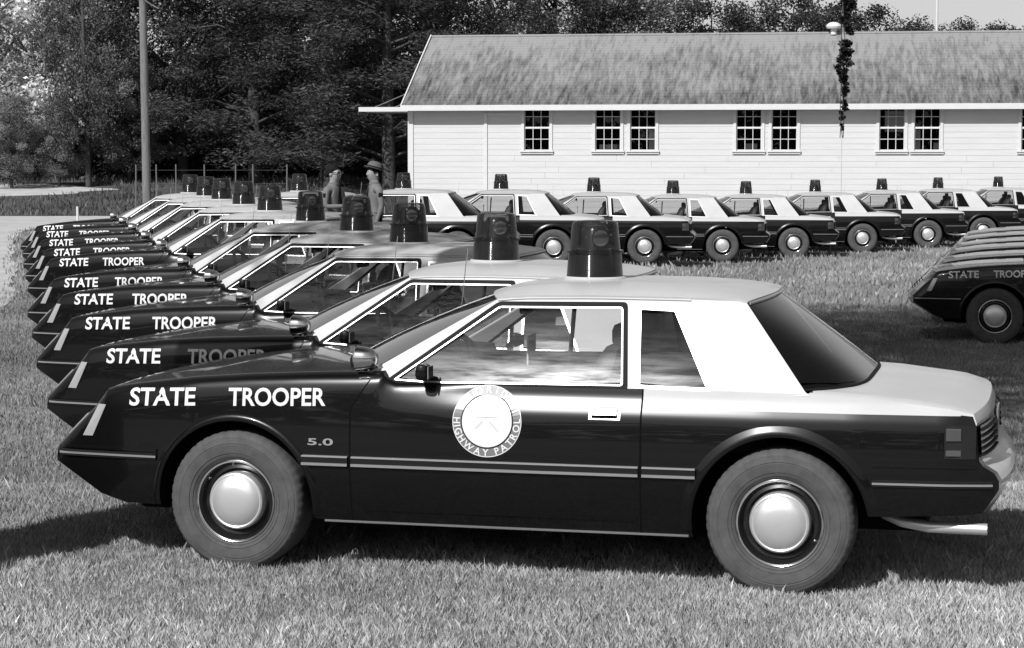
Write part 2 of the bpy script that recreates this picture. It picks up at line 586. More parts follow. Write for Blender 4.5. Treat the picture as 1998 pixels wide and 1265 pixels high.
def make_car():
    root = empty('patrol_car')
    # ---------------- lower body loft
    xs = list(np.arange(-2.10, 1.9, .05)) + list(np.arange(1.93, 2.2, .025))
    xs += [-2.215, -2.207, -2.195, -2.172, -2.15, -2.132, -2.118, 2.195, 2.21, .699, .707, -.653, -.661, .57, .585, .60, .62, -1.395, -1.41, 1.9, 1.945]
    xs = sorted(set(round(float(x), 4) for x in xs))
    bm = bmesh.new()
    rings = []
    for x in xs:
        h = half_section(x)
        left = [bm.verts.new((bowed(x, y, z), y, z)) for (y, z) in h]
        right = [bm.verts.new((bowed(x, y, z), -y, z)) for (y, z) in h[1:-1]]
        rings.append(left + right[::-1])
    n = len(rings[0])
    for i in range(len(rings) - 1):
        for k in range(n):
            a, b = rings[i], rings[i + 1]
            bm.faces.new((a[k], a[(k + 1) % n], b[(k + 1) % n], b[k]))
    bm.faces.new(rings[0]); bm.faces.new(rings[-1][::-1])
    for z, sel in ((.548, lambda c: c.x > 1.55), (.598, lambda c: c.x < -1.55)):
        g = [f for f in bm.faces if sel(f.calc_center_median())]
        geo = set(g)
        for f in g:
            geo.update(f.edges); geo.update(f.verts)
        bmesh.ops.bisect_plane(bm, geom=list(geo), plane_co=(0, 0, z), plane_no=(0, 0, 1))
    bmesh.ops.recalc_face_normals(bm, faces=bm.faces[:])
    cutters = []
    WELL = {1: .392, -1: .395}
    for sx in (1, -1):
        for sy in (1, -1):
            c = bmesh.new()
            bmesh.ops.create_cone(c, cap_ends=True, segments=72, radius1=WELL[sx], radius2=WELL[sx], depth=.6,
                                  matrix=Matrix.Translation((sx * AX, sy * .86, .318)) @ Matrix.Rotation(math.pi / 2, 4, 'X'))
            cutters.append(c)
    me = bm_to_mesh_boolean(bm, cutters)
    bm.free()
    bm = bmesh.new(); bm.from_mesh(me)
    bm.normal_update()
    classes = {}
    mats_b = ['paint_black', 'paint_white', 'gap', 'well', 'interior']
    for f in bm.faces:
        c = f.calc_center_median(); nrm = f.normal
        xw = c.x
        part, m = 'body', 0
        ay = abs(c.y)
        yt = SY(c.x, ZT(c.x))
        in_well = False
        for sx in (1, -1):
            rr = math.hypot(c.x - sx * AX, c.z - .318)
            if ay > .54 and (abs(rr - WELL[sx]) < .012 and abs(nrm.y) < .5 and (nrm.x * (c.x - sx * AX) + nrm.z * (c.z - .318)) < 0):
                in_well = True
            if ay < .57 and ay > .55 and abs(nrm.y) > .9 and rr < WELL[sx]:
                in_well = True
        cabin = -1.405 < c.x < .60 and ay < yt - .028 and c.z > .5
        if in_well: m = 3
        elif c.z < ZB(max(-2.1, min(1.9, c.x))) + .002 and nrm.z < -.5: m = 3
        elif cabin: m = 4
        else:
            dx = c.x
            if c.z > .775 and ay > .70:
                dx = c.x + .10 * min(1, (c.z - .775) / .15) * math.exp(-((c.x + .05 - .703) / .13) ** 2)
            if abs(dx - .703) < .0048 or abs(dx + .657) < .0045:
                m = 2 if c.z > .26 and ay > yt - .05 else 0
            elif -.657 < dx < .703 and c.z > .275 and ay > yt - .03:
                part = 'door_l' if c.y > 0 else 'door_r'
            elif c.x > 1.60 and c.z < .548:
                part = 'front_bumper'
            elif c.x < -1.58 and c.z < .598 or c.x < -2.13 and c.z < .63:
                part = 'rear_bumper'
                if c.x < -2.10 and nrm.z > .35 and ay < .74: m = 1  # upward faces of the rear bumper take the white paint
            elif c.x > .62 and c.x < 2.0 and ay < .87 * yt and nrm.z > .5:
                part = 'hood'
            elif -2.30 < c.x < -1.41 and ay < .87 * yt and nrm.z > .45:
                part = 'trunk_lid'
                m = 1
            if c.x < -.66 and c.z > ZC(c.x) - .0005 and c.z > .76 and part in ('body', 'trunk_lid'): m = 1
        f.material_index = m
        classes.setdefault(part, []).append(f.index)
    bm.faces.ensure_lookup_table()
    names = {'body': 'body', 'door_l': 'door', 'door_r': 'door', 'front_bumper': 'front_bumper', 'rear_bumper': 'rear_bumper', 'hood': 'hood', 'trunk_lid': 'trunk_lid'}
    objs = {}
    for part, idx in classes.items():
        vmap, vs, fs, ms = {}, [], [], []
        for i in idx:
            f = bm.faces[i]
            q = []
            for v in f.verts:
                if v.index not in vmap:
                    vmap[v.index] = len(vs); vs.append(v.co[:])
                q.append(vmap[v.index])
            fs.append(q); ms.append(f.material_index)
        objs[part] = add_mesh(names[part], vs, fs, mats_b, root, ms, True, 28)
    bm.free()
    body = objs['body']
    tag(objs['rear_bumper'], 'black rear bumper with white top')
    tag(objs['trunk_lid'], 'white painted trunk lid')

    # ---------------- wheel arch flares
    for sx, r2 in ((1, .425), (-1, .452)):
        for sy in (1, -1):
            mb = MB()
            N = 44
            r1 = WELL[sx] - .006
            for k in range(N + 1):
                a = R(-6) + (math.pi + R(12)) * k / N
                for (rr, p) in ((r1, -.03), (r1, .010), (r1 + .014, .014), (r1 + .028, .008), (r2, -.004)):
                    x = sx * AX + rr * math.cos(a); z = .318 + rr * math.sin(a)
                    z = max(z, ZB(x) + .004)
                    yy = SY(max(-2.2, min(2.2, x)), z) + p
                    mb.v.append((x, sy * yy, z))
            for k in range(N):
                for j in range(4):
                    a = k * 5 + j
                    q = (a, a + 1, a + 6, a + 5)
                    mb.f.append(q if sy < 0 else q[::-1]); mb.m.append(0)
            mb.build('wheel_arch', 'paint_black', root, True, 50)

    # ---------------- greenhouse: white side frames
    door_dlo = [(.507, .912), (.334, .904), (-.560, .912), (-.528, 1.250), (.048, 1.244)]
    quarter = [(-.637, .912), (-.612, 1.246), (-.770, 1.240), (-.945, .906)]
    outer = [(.665, .925), (.30, .888), (-.6, .885), (-1.40, .885), (-1.378, .905), (-1.095, 1.276), (-1.06, 1.286), (-.8, 1.291), (-.4, 1.293), (-.05, 1.287), (.065, 1.276)]
    hole1 = round_poly(poly_offset(door_dlo, .022), .02)
    hole2 = round_poly(poly_offset(quarter, .010), .012)
    for sy in (1, -1):
        bm = bmesh.new()
        edges = []
        for loop in (outer, hole1, hole2):
            vs = [bm.verts.new((x, sy * GYs(z), z)) for (x, z) in loop]
            for i in range(len(vs)):
                edges.append(bm.edges.new((vs[i], vs[(i + 1) % len(vs)])))
        bmesh.ops.triangle_fill(bm, use_beauty=True, use_dissolve=False, edges=edges, normal=(0, sy, .4))
        bm.verts.index_update()
        for f in bm.faces:
            f.normal_update()
            if f.normal.y * sy < 0: f.normal_flip()
        vs = [v.co[:] for v in bm.verts]; fs = [[v.index for v in f.verts] for f in bm.faces]
        bm.free()
        pn = solidified('side_pillars', vs, fs, .03, ['paint_white'], root, smooth=False)
        tag(pn, 'white painted window pillars')
        # frames, trims, glass
        def ring(poly_o, poly_i, name, material, parent, proud, depth=.012):
            mb = MB()
            nn = len(poly_o)
            for (x, z), (xi, zi) in zip(poly_o, poly_i):
                mb.v += [(x, sy * (GYs(z) - depth), z), (x, sy * (GYs(z) + proud), z), (xi, sy * (GYs(zi) + proud), zi), (xi, sy * (GYs(zi) - depth), zi)]
            for i in range(nn):
                for j in range(3):
                    a = i * 4 + j; b = ((i + 1) % nn) * 4 + j
                    q = (a, a + 1, b + 1, b)
                    mb.f.append(q if sy < 0 else q[::-1]); mb.m.append(0)
            return mb.build(name, material, parent, True, 30)
        o1 = round_poly(poly_offset(door_dlo, .024), .022); i1 = round_poly(poly_offset(door_dlo, .002), .012)
        fr = ring(o1, i1, 'window_frame', 'rubber', objs['door_l' if sy > 0 else 'door_r'], .004)
        o2 = round_poly(poly_offset(door_dlo, .0025), .014); i2 = round_poly(poly_offset(door_dlo, -.0035), .010)
        ring(o2, i2, 'window_trim', 'trim_bright', objs['door_l' if sy > 0 else 'door_r'], .007)
        o3 = round_poly(poly_offset(quarter, .011), .012); i3 = round_poly(poly_offset(quarter, -.003), .008)
        ring(o3, i3, 'quarter_window_trim', 'trim_bright', root, .003)
        for nm, poly, par in (('door_window', poly_offset(door_dlo, .004), objs['door_l' if sy > 0 else 'door_r']), ('quarter_window', poly_offset(quarter, .004), root)):
            zs0, zs1 = min(p[1] for p in poly) + 1e-4, max(p[1] for p in poly) - 1e-4
            vs, fs = [], []
            NR = 16
            for i in range(NR + 1):
                z = zs0 + (zs1 - zs0) * i / NR
                cr = []
                for k in range(len(poly)):
                    (xa, za), (xb, zb) = poly[k], poly[(k + 1) % len(poly)]
                    if (za - z) * (zb - z) < 0: cr.append(xa + (xb - xa) * (z - za) / (zb - za))
                t = (z - .905) / .345
                yy = GYs(z) - .006 - .012 * t + .022 * t * (1 - t)
                vs += [(min(cr), sy * yy, z), ((min(cr) + max(cr)) / 2, sy * yy, z), (max(cr), sy * yy, z)]
            for i in range(NR):
                for k in (0, 1):
                    a = i * 3 + k
                    q = (a, a + 1, a + 4, a + 3)
                    fs.append(q if sy < 0 else q[::-1])
            o = add_mesh(nm, vs, fs, ['side_glass'], par, None, True)
    # ---------------- roof
    def side_top(x):
        return lerp(x, [-1.10, -1.06, -.8, -.4, -.05, .07], [1.275, 1.286, 1.291, 1.293, 1.287, 1.275])
    def roof_pt(s, t):
        xf = .065 + .12 * (1 - t * t); xr = -1.095 - .055 * (1 - t * t)
        x = xf + (xr - xf) * s
        xe = .065 + (-1.095 - .065) * s
        zs = side_top(xe)
        zc = lerp(s, [0, .06, .15, .3, .5, .7, .85, .94, 1], [1.284, 1.308, 1.324, 1.334, 1.338, 1.334, 1.324, 1.308, 1.286])
        z = zs + (zc - zs) * (1 - abs(t) ** 4.2)
        return (x, t * (GYs(zs) + .001), z)
    S, T = 30, 24
    vs = [roof_pt(i / S, -1 + 2 * j / T) for i in range(S + 1) for j in range(T + 1)]
    fs = [(i * (T + 1) + j, i * (T + 1) + j + 1, (i + 1) * (T + 1) + j + 1, (i + 1) * (T + 1) + j) for i in range(S) for j in range(T)]
    rf = solidified('roof', vs, [q[::-1] for q in fs], .009, ['paint_white'], root, offset=-1)
    me = rf.data
    tag(rf, 'white painted roof panel')
    # ceiling liner keeps the inside dark
    vs2 = [(x * .99, y * .97, z - .03) for (x, y, z) in vs]
    add_mesh('headliner', vs2, fs, ['interior'], root)
    # drip rails
    for sy in (1, -1):
        MB().tube([(x, sy * (GYs(side_top(x)) + .004), side_top(x) - .004) for x in np.linspace(.06, -.84, 14)], .005, 6).build('drip_rail', 'paint_white', root)
    # ---------------- screens
    def screen(name, top, bot, bulge, nrow=8, ncol=36):
        vs, fs = [], []
        for i in range(nrow + 1):
            s = i / nrow
            for j in range(ncol + 1):
                t = -1 + 2 * j / ncol
                a = Vector(top(t)); b = Vector(bot(t))
                p = a.lerp(b, s)
                p += bulge * (4 * s * (1 - s)) * (1 - t * t)
                vs.append(p)
        for i in range(nrow):
            for j in range(ncol):
                a = i * (ncol + 1) + j
                fs.append((a, a + 1, a + ncol + 2, a + ncol + 1))
        return add_mesh(name, vs, fs, ['screen_glass'], root)
    def ws_top(t): return (.065 + .12 * (1 - t * t) - .004, t * .600, 1.272 + .006 * (1 - t * t))
    def ws_bot(t): return (.655 + .26 * (1 - t * t), t * .765, .938 + .018 * (1 - t * t))
    def rw_top(t): return (-1.098 - .055 * (1 - t * t), t * .592, 1.270 + .008 * (1 - t * t))
    def rw_bot(t): return (-1.375 - .245 * (1 - abs(t) ** 5.5), t * .778, .905 + .016 * (1 - t * t))
    screen('windshield', ws_top, ws_bot, Vector((.02, 0, .015)))
    screen('rear_window', rw_top, rw_bot, Vector((-.004, 0, .004)))
    mb = MB(); mb.tube([Vector(rw_top(t)) + Vector((-.004, 0, .006)) for t in np.linspace(-1, 1, 15)], .008, 6); mb.build('rear_window_trim', 'trim_bright', root)
    mb = MB(); mb.tube([Vector(rw_bot(t)) + Vector((0, 0, .002)) for t in np.linspace(-1, 1, 37)], .007, 6); mb.build('rear_window_seal', 'rubber', root)
    mb = MB(); mb.tube([Vector(ws_bot(t)) + Vector((0, 0, .004)) for t in np.linspace(-1, 1, 15)], .010, 6); mb.build('windshield_seal', 'rubber', root)
    # parcel shelf and dashboard
    mb = MB()
    tt = np.linspace(-1, 1, 15)
    for t in tt:
        b = Vector(rw_bot(t)); mb.v += [(b.x + .012, b.y * .985, ZT(b.x) + .03 + .012), (-1.30, b.y * .93, .925)]
    for i in range(14): mb.f.append((2 * i, 2 * i + 1, 2 * i + 3, 2 * i + 2)); mb.m.append(0)
    mb.build('parcel_shelf', 'interior', root)
    mb = MB()
    for t in tt:
        b = Vector(ws_bot(t)); mb.v += [(b.x - .012, b.y * .985, .972 - .012 * t * t), (.42, b.y * .93, .955), (.38, b.y * .93, .86), (.44, b.y * .93, .66)]
    for i in range(14):
        for j in range(3): mb.f.append((4 * i + j, 4 * i + j + 1, 4 * i + j + 5, 4 * i + j + 4)); mb.m.append(0)
    mb.build('dashboard', 'interior', root)
    # seats
    for sy in (1, -1):
        mb = MB()
        y = sy * .37
        mb.box(-.38, .12, y - .25, y + .25, .58, .74, 0, .05)
        secs = [(.66, -.34, .22, .05), (.70, -.35, .25, .085), (.82, -.39, .25, .085), (.94, -.43, .235, .075), (1.02, -.455, .205, .062), (1.055, -.465, .17, .045), (1.065, -.467, .12, .02)]
        nb = len(mb.v); K = 20
        for (z, xc, hw, th) in secs:
            for k in range(K):
                an = 2 * math.pi * k / K
                cx_, sx_ = math.cos(an), math.sin(an)
                mb.v.append((xc + th * math.copysign(abs(cx_) ** .6, cx_), y + hw * math.copysign(abs(sx_) ** .6, sx_), z))
        for i in range(len(secs) - 1):
            for k in range(K):
                p_, q_ = nb + i * K + k, nb + i * K + (k + 1) % K
                mb.f.append((p_, q_, q_ + K, p_ + K)); mb.m.append(0)
        mb.f.append(tuple(nb + (len(secs) - 1) * K + k for k in range(K))); mb.m.append(0)
        s = mb.build('front_seat', 'seat', root)
        mh = MB(); mh.box(-.535, -.445, y - .12, y + .12, 1.045, 1.165, 0, .035)
        mh.tube([(-.48, y - .05, .98), (-.49, y - .05, 1.06)], .007, 6); mh.tube([(-.48, y + .05, .98), (-.49, y + .05, 1.06)], .007, 6)
        mh.build('headrest', 'seat', s)
    mb = MB(); mb.box(-1.20, -.80, -.60, .60, .58, .74, 0, .06); mb.box(-1.33, -1.18, -.60, .60, .70, .97, 0, .06)
    mb.build('rear_seat', 'seat', root)
    # steering wheel
    c = Vector((.22, .37, .915)); ax = Vector((-.86, 0, .50)).normalized()
    e1 = Vector((0, 1, 0)); e2 = ax.cross(e1)
    mb = MB()
    mb.tube([c + (e1 * math.cos(a) + e2 * math.sin(a)) * .19 for a in np.linspace(0, 2 * math.pi, 33)], .014, 8, cap=False)
    mb.tube([c - ax * .02, c - ax * .25], .03, 10)
    for a in (0, 2.1, 4.2): mb.tube([c - ax * .015, c + (e1 * math.cos(a) + e2 * math.sin(a)) * .185], .014, 6)
    mb.build('steering_wheel', 'interior', root)
    # upright mount with a paper, between the seats
    mb = MB(); mb.tube([(-.02, -.45, .60), (-.05, -.55, 1.18)], .012, 8); mb.build('gun_rack', 'trim_bright', root)
    mb = MB(); mb.box(.05, .058, -.10, .06, .92, 1.06); mb.build('clipboard', 'paper', root)
    # inner mirror
    mb = MB(); mb.box(.06, .085, -.11, .11, 1.17, 1.225, 0, .01); mb.tube([(.07, 0, 1.2), (.13, 0, 1.27)], .006, 6); mb.build('inside_mirror', 'interior', root)

    # ---------------- mouldings and strips
    for sy in (1, -1):
        for (x0, x1, par) in ((.935, .712, root), (.694, -.648, objs['door_l' if sy > 0 else 'door_r']), (-.666, -.905, root)):
            o = side_strip(x0, x1, .502, .560, .012, sy).build('side_moulding', 'rubber', par, True, 40)
            side_strip(x0, x1, .509, .526, .0165, sy).build('moulding_glint', 'trim_bright', o if par is root else par, True, 40)  # bright metal strips stand in for sun glints on the curved moulding
            side_strip(x0, x1, .549, .558, .0145, sy).build('moulding_glint', 'trim_bright', o if par is root else par, True, 40)
        side_strip(1.672, 2.19, .500, .538, .010, sy, 20).build('bumper_strip', 'rubber', objs['front_bumper'], True, 40)
        side_strip(1.672, 2.19, .513, .526, .0135, sy, 20).build('bumper_stripe', 'trim_bright', objs['front_bumper'], True, 40)
        side_strip(-1.68, -2.19, .498, .535, .010, sy, 20).build('bumper_strip', 'rubber', objs['rear_bumper'], True, 40)
        side_strip(-1.68, -2.19, .511, .524, .0135, sy, 20).build('bumper_stripe', 'trim_bright', objs['rear_bumper'], True, 40)
        side_strip(1.668, 2.192, .541, .556, .011, sy, 20).build('bumper_lip', 'paint_black', objs['front_bumper'], True, 40)
        side_strip(-1.68, -2.12, .590, .604, .009, sy, 16).build('bumper_lip', 'paint_black', objs['rear_bumper'], True, 40)
        # rocker crease
        side_strip(.64, -.64, .305, .318, .006, sy).build('sill_trim', 'paint_black', root, True, 40)
        side_strip(.84, -.87, .240, .252, .004, sy).build('sill_flange', 'trim_bright', root, True, 40)
    # ---------------- front marker lamps, headlamps, grille
    for sy in (1, -1):
        mb = MB()
        q = [(2.063, .606), (2.010, .606), (1.940, .757), (1.985, .757)]
        for (x, z) in q: mb.v.append((bowed(x, SY(x, z), z), sy * (SY(x, z) + .006), z))
        for (x, z) in q: mb.v.append((bowed(x, SY(x, z), z), sy * (SY(x, z) - .02), z))
        mb.add([], [])
        mb.f += [(0, 1, 2, 3), (0, 4, 5, 1), (1, 5, 6, 2), (2, 6, 7, 3), (3, 7, 4, 0)]; mb.m += [0] * 5
        mb.build('marker_lamp', 'lamp_lens', root, False)
        for (y0, y1) in ((.56, .74), (.36, .54)):
            mb = MB()
            pts = []
            for (y, z) in ((y0, .60), (y1, .60), (y1, .70), (y0, .70)):
                # sloping nose surface
                xn = lerp(z, [.548, .633, .738, .812], [2.195, 2.12, 2.01, 1.945])
                pts.append(Vector((bowed(xn, y, z) + .008, sy * y, z + .004)))
            inner = [p + Vector((-.03, 0, -.02)) for p in pts]
            mb.v += [tuple(p) for p in pts + inner]
            mb.f += [(0, 1, 2, 3), (0, 4, 5, 1), (1, 5, 6, 2), (2, 6, 7, 3), (3, 7, 4, 0)]; mb.m += [0] * 5
            mb.build('headlight', 'lamp_lens', root, False)
    mb = MB()
    for k in range(5):
        z = .60 + k * .026
        xn = lerp(z, [.548, .633, .738, .812], [2.195, 2.12, 2.01, 1.945])
        mb.tube([(bowed(xn, y, z) + .004, y, z + .003) for y in np.linspace(-.32, .32, 9)], .006, 6)
    mb.build('grille', 'rubber', root)
    # chin under the nose
    mb = MB()
    mb.box(1.70, 1.86, -.62, .62, .235, .30, 0, .02)
    mb.build('chin_valance', 'well', root)
    # ---------------- tail lamps
    def tail_x(y, z): return bowed(-2.125 + (z - .70) * .07, y, z)
    for sy in (1, -1):
        mb = MB()
        ys = np.linspace(.34, .785, 8)
        for y in ys:
            for z in (.632, .776):
                mb.v.append((tail_x(y, z) - .012, sy * y, z))
        for i in range(7):
            a = 2 * i
            q = (a, a + 1, a + 3, a + 2)
            mb.f.append(q if sy < 0 else q[::-1]); mb.m.append(0)
        n0 = len(mb.v)
        xs2 = [-2.118, -2.05, -1.985]
        for x in xs2:
            for z in (.632, .776): mb.v.append((bowed(x, SY(x, z), z), sy * (SY(x, z) + .007), z))
        for i in range(2):
            a = n0 + 2 * i
            q = (a, a + 1, a + 3, a + 2)
            mb.f.append(q if sy < 0 else q[::-1]); mb.m.append(0)
        tl = mb.build('tail_lamp', 'tail_lens', root, True, 40)
        for k in range(5):
            z = .648 + k * .027
            rb = MB(); rb.tube([(tail_x(y, z) - .016, sy * y, z) for y in np.linspace(.34, .785, 8)], .006, 6)
            rb.build('lamp_rib', 'rubber', tl)
        mk = MB()
        for (x0, x1, z0, z1) in ((-2.055, -1.992, .700, .768), (-2.055, -1.992, .640, .672)):
            side_strip(x0, x1, z0, z1, .011, sy, 3, mk)
        mk.build('rear_marker', 'marker_lens', tl, False)
    mb = MB(); mb.box(tail_x(0, .70) - .012, tail_x(0, .70) - .004, -.155, .155, .635, .775); mb.build('license_plate', 'decal_ring', root, False)
    # tail panel recess
    # ---------------- door handles, mirrors, spotlight, antenna
    for sy in (1, -1):
        d = objs['door_l' if sy > 0 else 'door_r']
        mb = MB()
        side_strip(-.420, -.562, .752, .822, .004, sy, 4, mb, 0)
        hp = mb.build('door_handle_plate', 'trim_bright', d, True, 40)
        mb = MB(); side_strip(-.432, -.550, .763, .811, .008, sy, 4, mb); mb.build('door_handle_recess', 'gap', d, True, 40)
        mb = MB(); side_strip(-.436, -.546, .779, .809, .016, sy, 4, mb); mb.build('door_handle', 'trim_bright', d, True, 40)
        mb = MB(); mb.box(.315, .375, sy * .885 - .050, sy * .885 + .050, .920, .995, 0, .022)
        mb.tube([(.36, sy * .80, .925), (.35, sy * .87, .945)], .02, 8)
        mr = mb.build('side_mirror', 'paint_black', d)
        mb = MB(); mb.box(.309, .314, sy * .885 - .040, sy * .885 + .040, .930, .985); mb.build('mirror_glass', 'chrome', d, False)
    mb = MB()
    c = Vector((.66, .80, 1.005))
    mb.lathe([(.001, -.072), (.030, -.067), (.046, -.046), (.055, -.012), (.058, .018), (.060, .026), (.055, .031)], 20, 'x', c, 0)
    sp = mb.build('spotlight', 'chrome', root, True, 50)
    mb = MB(); mb.lathe([(.055, .029), (.038, .038), (.001, .041)], 20, 'x', c, 0); mb.build('spotlight_lens', 'lamp_lens', sp)
    mb = MB(); mb.tube([c + Vector((-.03, 0, -.02)), (.60, .765, .965), (.56, .76, .955)], .012, 8); mb.build('spotlight_arm', 'chrome', sp)
    mb = MB(); mb.tube([(.62, -.70, .94), (.56, -.70, 1.45)], [.004, .002], 6); mb.tube([(.62, -.70, .94), (.618, -.70, .965)], .012, 8)
    mb.build('antenna', 'chrome', root)
    # wipers
    for y0 in (.55, -.05):
        mb = MB(); mb.tube([(.80, y0, .965), (.86 if y0 < .3 else .78, y0 - .45, .985)], .006, 6); mb.build('wiper', 'rubber', root)
    # ---------------- exhaust
    for sy in (1, -1):
        mb = MB(); mb.tube([(-1.72, sy * .66, .35), (-1.80, sy * .70, .328), (-1.92, sy * .735, .316), (-2.17, sy * .745, .316)], [.020, .024, .026, .026], 14)
        mb.build('exhaust_pipe', 'hubcap', root)
    # underbody so that no daylight shows
    mb = MB(); mb.box(-.95, .95, -.55, .55, .19, .26, 0, .02); mb.box(-1.9, -1.0, -.45, .45, .24, .40, 0, .03); mb.box(.9, 1.75, -.42, .42, .21, .32, 0, .03)
    mb.tube([(AX, -.70, .31), (AX, .70, .31)], .05, 10); mb.tube([(-AX, -.70, .31), (-AX, .70, .31)], .06, 10)
    mb.build('underbody', 'well', root)

    # ---------------- lettering and badge on the left flank
    vs, fs = decal_text('STATE', 1.815, 1.470, (.756, .768), (.840, .854), .022)
    add_mesh('lettering', vs, fs, ['decal_white'], root, None, False)
    vs, fs = decal_text('TROOPER', 1.303, .822, (.772, .786), (.858, .870), .022)
    add_mesh('lettering', vs, fs, ['decal_white'], root, None, False)
    vs, fs = decal_text('5.0', .906, .782, (.604, .605), (.636, .638), .02, .006)
    add_mesh('badge', vs, fs, ['trim_bright'], root, None, False)
    # door seal
    cx, cz, ro = .050, .738, .160
    def seal_pt(r, a, lift):
        x = cx - r * math.cos(a); z = cz + r * math.sin(a)
        return (x, SY(x, z) + lift, z)
    def disc(r, lift, name, m, parent, r0=0.0):
        mb = MB(); K = 56
        rings = [r0, r0 + (r - r0) * .33, r0 + (r - r0) * .66, r]
        for rr in rings:
            for k in range(K): mb.v.append(seal_pt(max(rr, 1e-4), 2 * math.pi * k / K, lift))
        for i in range(3):
            for k in range(K):
                a, b = i * K + k, i * K + (k + 1) % K
                mb.f.append((a, b, b + K, a + K)); mb.m.append(0)
        return mb.build(name, m, parent, False)
    dl = objs['door_l']
    seal = disc(ro, .002, 'door_seal', 'decal_ring', dl)
    disc(.1165, .0035, 'seal_centre', 'decal_white', dl)
    disc(.1225, .0032, 'seal_border', 'rubber', dl, .118)
    disc(ro + .0015, .0034, 'seal_edge', 'decal_white', dl, ro - .002)
    def arc_text(body, a0, a1, outward_top):
        """letters along the ring, from angle a0 to a1 (0 = right in view, ccw)"""
        mb = MB()
        glyph = []
        for ch in body:
            if ch == ' ': continue
            v, f = text_mesh(ch, .044, .0008, 'CENTER')
            glyph.append((v, f, min(p[0] for p in v), max(p[0] for p in v)))
        total = sum(g[3] - g[2] for g in glyph)
        rm = .1405
        gap = (abs(a1 - a0) * rm - total) / len(glyph)
        pos = gap / 2
        for (v, f, x0, x1) in glyph:
            a = a0 + (a1 - a0) * (pos + (x1 - x0) / 2) / (abs(a1 - a0) * rm)
            pos += x1 - x0 + gap
            my = (min(p[1] for p in v) + max(p[1] for p in v)) / 2
            mxx = (x0 + x1) / 2
            ang = a - math.pi / 2 if outward_top else a + math.pi / 2
            pts = []
            for p in v:
                px, py = p[0] - mxx, p[1] - my
                qx = rm * math.cos(a) + px * math.cos(ang) - py * math.sin(ang)
                qz = rm * math.sin(a) + px * math.sin(ang) + py * math.cos(ang)
                x = cx - qx; z = cz + qz
                pts.append((x, SY(x, z) + .0042, z))
            mb.add(pts, f)
        return mb
    arc_text('FLORIDA', R(152), R(28), True).build('seal_lettering', 'decal_white', dl, False)
    arc_text('HIGHWAY', R(172), R(276), False).build('seal_lettering', 'decal_white', dl, False)
    arc_text('PATROL', R(285), R(368), False).build('seal_lettering', 'decal_white', dl, False)
    mb = MB()
    for (p0, p1, w) in (((-.055, -.035), (-.02, .0), .004), ((.055, -.045), (.012, .0), .004), ((-.05, .02), (.05, .02), .002)):
        d = Vector(p1) - Vector(p0); nn = Vector((-d.y, d.x)).normalized() * w
        pts = []
        for q in (Vector(p0) + nn, Vector(p1) + nn, Vector(p1) - nn, Vector(p0) - nn):
            x = cx - q.x; z = cz + q.y
            pts.append((x, SY(x, z) + .0042, z))
        mb.add(pts, [(0, 1, 2, 3)])
    mb.build('seal_emblem', 'decal_faint', dl, False)

    # ---------------- beacon
    bz = 1.338
    bx = -.268
    base = MB().lathe([(.001, -.008), (.154, -.008), (.154, .010), (.143, .018), (.001, .018)], 32, 'z', (bx, 0, bz)).build('beacon_base', 'paint_white', root)
    low = MB().lathe([(.138 - .010 * (k / 180) + .0004 * math.sin(k * 2 * math.pi / 6), .014 + .122 * k / 180) for k in range(181)], 36, 'z', (bx, 0, bz)).build('beacon', 'beacon_glass', root)
    MB().lathe([(.126, .134), (.139, .134), (.139, .144), (.124, .147)], 36, 'z', (bx, 0, bz)).build('beacon_ring', 'beacon_glass', low)
    MB().lathe([*[(.124 - .012 * (k / 120) + .0003 * math.sin(k * 2 * math.pi / 6), .146 + .122 * k / 120) for k in range(121)], (.107, .281), (.095, .287), (.04, .290), (.001, .290)], 36, 'z', (bx, 0, bz)).build('beacon_dome', 'beacon_glass_upper', low)
    mb = MB()
    mb.lathe([(.001, .016), (.10, .018), (.098, .06), (.085, .10), (.08, .13), (.07, .15), (.066, .24), (.05, .262), (.001, .262)], 24, 'z', (bx, 0, bz))
    for k in range(4):
        a = k * math.pi / 2 + .5
        c0 = Vector((bx + .052 * math.cos(a), .052 * math.sin(a), bz + .205))
        d = Vector((math.cos(a), math.sin(a), 0))
        mb.tube([c0, c0 + d * .03, c0 + d * .045], [.018, .042, .046], 14)
    mb.build('beacon_lamps', 'steel_black', low)
    mb = MB()
    for k in range(4):
        a = k * math.pi / 2 + .5
        c0 = Vector((bx + .052 * math.cos(a), .052 * math.sin(a), bz + .205)); d = Vector((math.cos(a), math.sin(a), 0))
        mb.tube([c0 + d * .0455, c0 + d * .048], [.040, .030], 14)
    mb.build('beacon_reflector', 'chrome', low)

